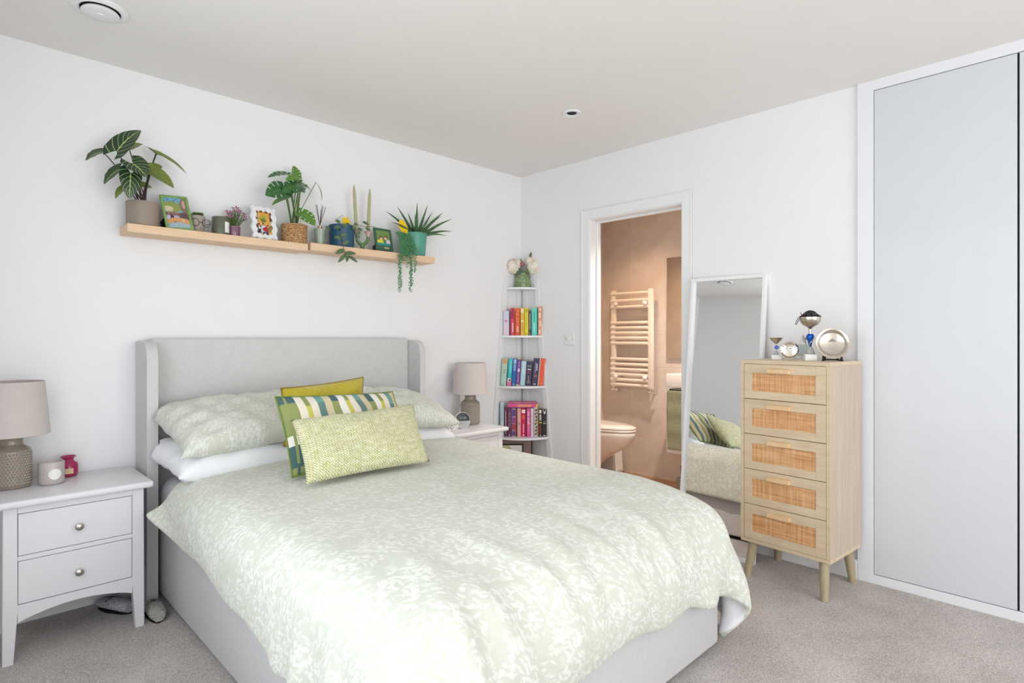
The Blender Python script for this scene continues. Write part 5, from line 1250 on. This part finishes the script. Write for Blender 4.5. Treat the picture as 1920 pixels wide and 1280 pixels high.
rr = random.Random(5); pal = [(250,244,226),(248,232,222),(244,214,206),(244,238,206),(250,246,236)]
def head(cx, cy, cz, r, cols_, nn=70):
    bms = [bmesh.new() for _ in cols_]
    for k in range(nn):
        ph = math.acos(1-2*(k+.5)/nn); th = 2.39996*k; d = Vector((math.sin(ph)*math.cos(th), math.sin(ph)*math.sin(th), math.cos(ph)))
        c = Vector((cx,cy,cz))+d*r*rr.uniform(.82,1); b = bms[rr.randrange(len(cols_))]; e1 = d.orthogonal().normalized(); e2 = d.cross(e1); r0 = rr.uniform(0,1.5)
        for j in range(4):
            a = r0+j*math.pi/2; p = r*.27; u_ = e1*math.cos(a)+e2*math.sin(a); w2 = -e1*math.sin(a)+e2*math.cos(a)
            b.faces.new([b.verts.new(c-d*.001), b.verts.new(c+u_*p*.6+w2*p*.38+d*.002), b.verts.new(c+u_*p+d*.0005), b.verts.new(c+u_*p*.6-w2*p*.38+d*.002)])
    fl = None; bmesh.ops.create_icosphere(bms[0], subdivisions=2, radius=r*.86, matrix=Matrix.Translation((cx,cy,cz)))
    for b, cc in zip(bms, cols_):
        o = finish('petals' if fl else 'flower_head', b, mat('petal_%d_%d_%d' % cc, cc, .8), t if fl is None else fl, 0)
        if fl is None: fl = o
        else: o['kind'] = 'stuff'
head(-.072,-.004,.160,.060, pal, 90); head(.086,.0,.155,.064, pal, 110); head(.056,.0,.196,.040, pal, 50); head(-.040,-.012,.178,.038, pal[1:4], 50); head(-.006,-.03,.176,.020, [(176,112,124),(190,130,138)], 26)
M_ds = mat('dusty_green_leaf', (78,96,78), .5)
def vleaf(b_, tp, W_, m, nrm=(0,-1,.1)):
    leaf(t, b_, tp, m, W_, nrm, back=0, peak=.42, arch=.06, fold=.15)
vleaf((.060,0,.222), (.064,-.002,.272), .030, M_trail); vleaf((-.02,-.03,.095), (-.03,-.042,.150), .046, M_ds); vleaf((.02,-.034,.100), (.03,-.044,.150), .040, M_trail); vleaf((-.01,-.01,.17), (-.018,-.012,.222), .018, M_trail); vleaf((-.06,0,.20),(-.07,0,.222),.014,M_trail)
for x1, z1 in ((-.07,.12),(.08,.11),(.05,.17),(-.06,.16),(.060,.222),(-.010,.16)): stem(t, (x1*.2,0,.04), (x1,0,z1), .0016, M_stem)

# taupe storage box with a label window, on the bottom shelf
t = thing('storage_box', 'tall taupe storage box with a black-framed label, under the lower book shelf', 'box', (-.160*q_-.045*q_, -.160*q_+.045*q_, .1003), R(-45))
finish('box_body', B((-.105,.118,-.062,.058,.0,.330), bev=.002), mat('taupe_card', (128,110,102), .8), t)
finish('dark_edge', B((.1185,.126,-.063,.058,.0,.330), bev=.001), M_black, t)
finish('label_frame', B((-.105,.060,-.066,-.0625,.306-.062,.306+.004), bev=.001), M_black, t)
finish('label_card', B((-.092,.050,-.068,-.066,.255,.299)), mat('label_paper', (222,220,212), .7), t, 0)
bm = bmesh.new(); prism(bm, [(-.092,.255),(-.010,.255),(-.045,.299),(-.092,.299)], -.0686,-.0680, Matrix(((1,0,0,0),(0,0,1,0),(0,1,0,0),(0,0,0,1)))); bmesh.ops.recalc_face_normals(bm, faces=bm.faces); finish('label_stripe', bm, mat('olive_label_stripe', (186,184,146), .7), t, 0)
finish('catch', B((.030,.042,-.066,-.062,.222,.236), bev=.001), M_chrome, t); finish('catch', B((-.014,.012,-.065,-.062,.215,.223), bev=.001), M_chrome, t)

# ================================================================ TROPHIES ON THE CHEST
TZ = 1.0732
M_plinth = mat('white_marble_plinth', (238,238,236), .3); M_ribbon = mat('black_lace', (26,22,24), .7)
def disc(t, c, r, m, nm='badge', th=.001, up=None):
    Mb = Matrix.Translation(c) @ Matrix.Rotation(R(90),4,'X'); bm = bmesh.new(); lathe(bm, [(r,0),(r,th)], 28, M=Mb); return finish(nm, bm, m, t, 40)
M_blue = mat('blue_emblem', (92,112,190), .4); M_bluef = mat('blue_foil', (30,92,190), .2, metal=.6)
rzv = R(-62)    # faces the camera side of the chest
t = thing('trophy_cup', 'small silver cup trophy with blue badge, leftmost on the chest', 'trophy', (-.205,-1.976,TZ), rzv, 'trophies on the rattan chest')
finish('plinth', B((-.022,.022,-.015,.015,0,.023), bev=.001), M_plinth, t)
bm = bmesh.new(); lathe(bm, [(.014,.023),(.012,.030),(.006,.040),(.005,.048)], 24); finish('stem', bm, mat('clear_acrylic', (236,238,240), .08, trans=.6), t)
disc(t, (0,-.004,.060), .0145, M_white, 'badge', .006); disc(t, (0,-.0101,.060), .011, M_blue, 'emblem', .0005)
bm = bmesh.new(); lathe(bm, [(.004,.074),(.010,.083),(.022,.094),(.029,.106),(.0305,.108),(.027,.105),(.012,.088)], 16, radf=lambda a, z: 1+.06*math.cos(8*a)); finish('bowl', bm, M_silver, t, 20)
t = thing('round_trophy', 'round fan-edged silver medallion trophy beside the small cup', 'trophy', (-.215,-2.043,TZ), rzv, 'trophies on the rattan chest')
finish('plinth', B((-.026,.026,-.012,.012,0,.006), bev=.001), M_silver, t)
bm = bmesh.new(); Mb = Matrix.Translation((0,-.002,.050)) @ Matrix.Rotation(R(90),4,'X'); lathe(bm, [(.024,0),(.034,.003),(.041,.0),(.041,-.004),(.02,-.004)], 64, M=Mb, radf=lambda a, z: 1+.03*math.cos(16*a)); finish('medallion', bm, M_silver, t, 20)
disc(t, (0,-.0052,.054), .012, M_white, 'badge', .001)
bm = bmesh.new(); prism(bm, [(-.006,.0),(.007,.001),(.002,.005)], 0, .0006, Matrix.Translation((0,-.0064,.053)) @ Matrix.Rotation(R(90),4,'X')); finish('emblem', bm, M_blue, t, 0)
t = thing('star_trophy', 'clear glass block trophy topped by a silver star', 'trophy', (-.165,-2.083,TZ), rzv, 'trophies on the rattan chest')
finish('glass_block', B((-.030,.030,-.012,.012,0,.022), bev=.002), M_glass, t)
finish('glass_panel', B((-.020,.026,-.004,.004,.022,.075), bev=.001), mat('frosted_acrylic', (214,226,226), .15, trans=.5), t)
bm = bmesh.new(); st = [( (.028 if k % 2 == 0 else .0118)*math.sin(math.pi*k/5), (.028 if k % 2 == 0 else .0118)*math.cos(math.pi*k/5)) for k in range(10)]
prism(bm, st[::-1], -.003, .003, Matrix.Translation((.004,-.006,.098)) @ Matrix.Rotation(R(90),4,'X')); bmesh.ops.recalc_face_normals(bm, faces=bm.faces); finish('star', bm, mat('satin_silver', (206,200,186), .3, metal=.8), t)
t = thing('trophy_cup', 'tall silver trophy cup with blue twisted stem and black lace', 'trophy', (-.215,-2.137,TZ), rzv, 'trophies on the rattan chest')
finish('plinth', B((-.026,.026,-.024,.024,0,.030), bev=.001), M_plinth, t); finish('plaque', B((-.024,.024,-.0252,-.024,.007,.025)), mat('silver_plaque', (240,240,240), .2, metal=.3), t, 0)
bm = bmesh.new(); lathe(bm, [(.024,.030),(.020,.040),(.013,.056),(.009,.066)], 12); finish('foot', bm, mat('clear_acrylic', (236,238,240), .08, trans=.6), t, 20)
bm = bmesh.new(); lathe(bm, [(.006,.066),(.008,.080),(.0155,.105),(.0165,.118),(.012,.126),(.007,.127)], 32, radf=lambda a, z: 1+.05*math.cos(3*a+z*60)); finish('stem', bm, M_bluef, t, 50)
bm = bmesh.new()
for j in range(2): tube(bm, [(r_*1.03*math.cos(a0+j*3.14), r_*1.03*math.sin(a0+j*3.14), z_) for z_, r_, a0 in [(.070+.0055*i, [.0065,.0075,.010,.0125,.0148,.0158,.0166,.0168,.0162,.0125][i], -2.4+.28*i) for i in range(10)]], .0028, 6)
finish('silver_twist', bm, M_silver, t, 50)
bm = bmesh.new(); lathe(bm, [(.007,.127),(.006,.135),(.009,.143),(.0065,.150),(.012,.157),(.034,.170),(.045,.186),(.047,.200),(.0465,.206),(.043,.206),(.043,.200),(.030,.175)], 40); finish('bowl', bm, M_silver, t, 50)
bm = bmesh.new(); lathe(bm, [(.044,.205),(.046,.208),(.040,.214),(.030,.222),(.020,.232),(.009,.237),(.001,.238)], 40, radf=lambda a, z: 1+.05*math.cos(7*a+z*300), cap0=False); o = finish('lace_cloth', bm, M_ribbon, t, 50)
bm = bmesh.new()
for k in range(26):
    a = rr.uniform(-3.0,.2); f_ = rr.uniform(.2,.9); r_ = .045*(1-f_)+.006; c = (r_*math.cos(a), r_*math.sin(a), .209+.027*f_)
    bmesh.ops.create_icosphere(bm, subdivisions=1, radius=rr.uniform(.0008,.0020), matrix=Matrix.Translation(c))
o2 = finish('beads', bm, mat('grey_beads', (170,160,160), .4), o, 0); o2['kind'] = 'stuff'
bm = bmesh.new(); tube(bm, [(-.038,-.010,.214),(-.050,-.012,.206),(-.060,-.012,.190),(-.066,-.012,.172),(-.062,-.012,.170),(-.054,-.012,.186),(-.044,-.012,.204),(-.036,-.010,.212),(-.044,-.010,.228)], .0016, 6); finish('ribbon_loop', bm, M_ribbon, t)
t = thing('silver_plate', 'round engraved silver plate on a black stand, rightmost on the chest', 'plate', (-.205,-2.228,TZ), rzv, 'trophies on the rattan chest')
Mp = Matrix.Translation((0,-.004,.0805)) @ Matrix.Rotation(R(78),4,'X')
bm = bmesh.new(); lathe(bm, [(.001,.002),(.050,.002),(.053,.004),(.058,.010),(.067,.014),(.072,.0145),(.0735,.012),(.072,.010),(.058,.006),(.050,-.002),(.001,-.002)], 72, M=Mp, cap0=False, cap1=False, radf=lambda a, z: 1+(.006*math.cos(60*a) if z > .0135 else 0)); finish('dish', bm, M_silver, t, 50)
bm = bmesh.new(); prism(bm, [(-.018,0),(.018,0),(.002,.018)], 0, .0003, Mp @ Matrix.Translation((.0,.008,.0021)))
for k, hw in enumerate((.022,.018,.014)): box(bm, (-hw,hw,-.008-.008*k,-.0072-.008*k,.0021,.0024), M=Mp)
finish('engraving', bm, mat('engraved_line', (150,140,128), .5, metal=.6), t, 0)
for s in (-1, 1):
    bm = bmesh.new(); tube(bm, [(s*.034,-.030,.020),(s*.034,-.026,.008),(s*.032,-.010,.006),(s*.032,.030,.004),(s*.030,.034,.010),(s*.026,.028,.060)], .0042, 8)
    tube(bm, [(s*.032,-.012,.006),(s*.044,-.016,.0025)], .0045, 8); finish('stand_leg', bm, M_black, t, 50)
bm = bmesh.new(); tube(bm, [(-.032,.0,.006),(.032,.0,.006)], .0035, 8); finish('stand_bar', bm, M_black, t, 50)
bpy.context.view_layer.update()
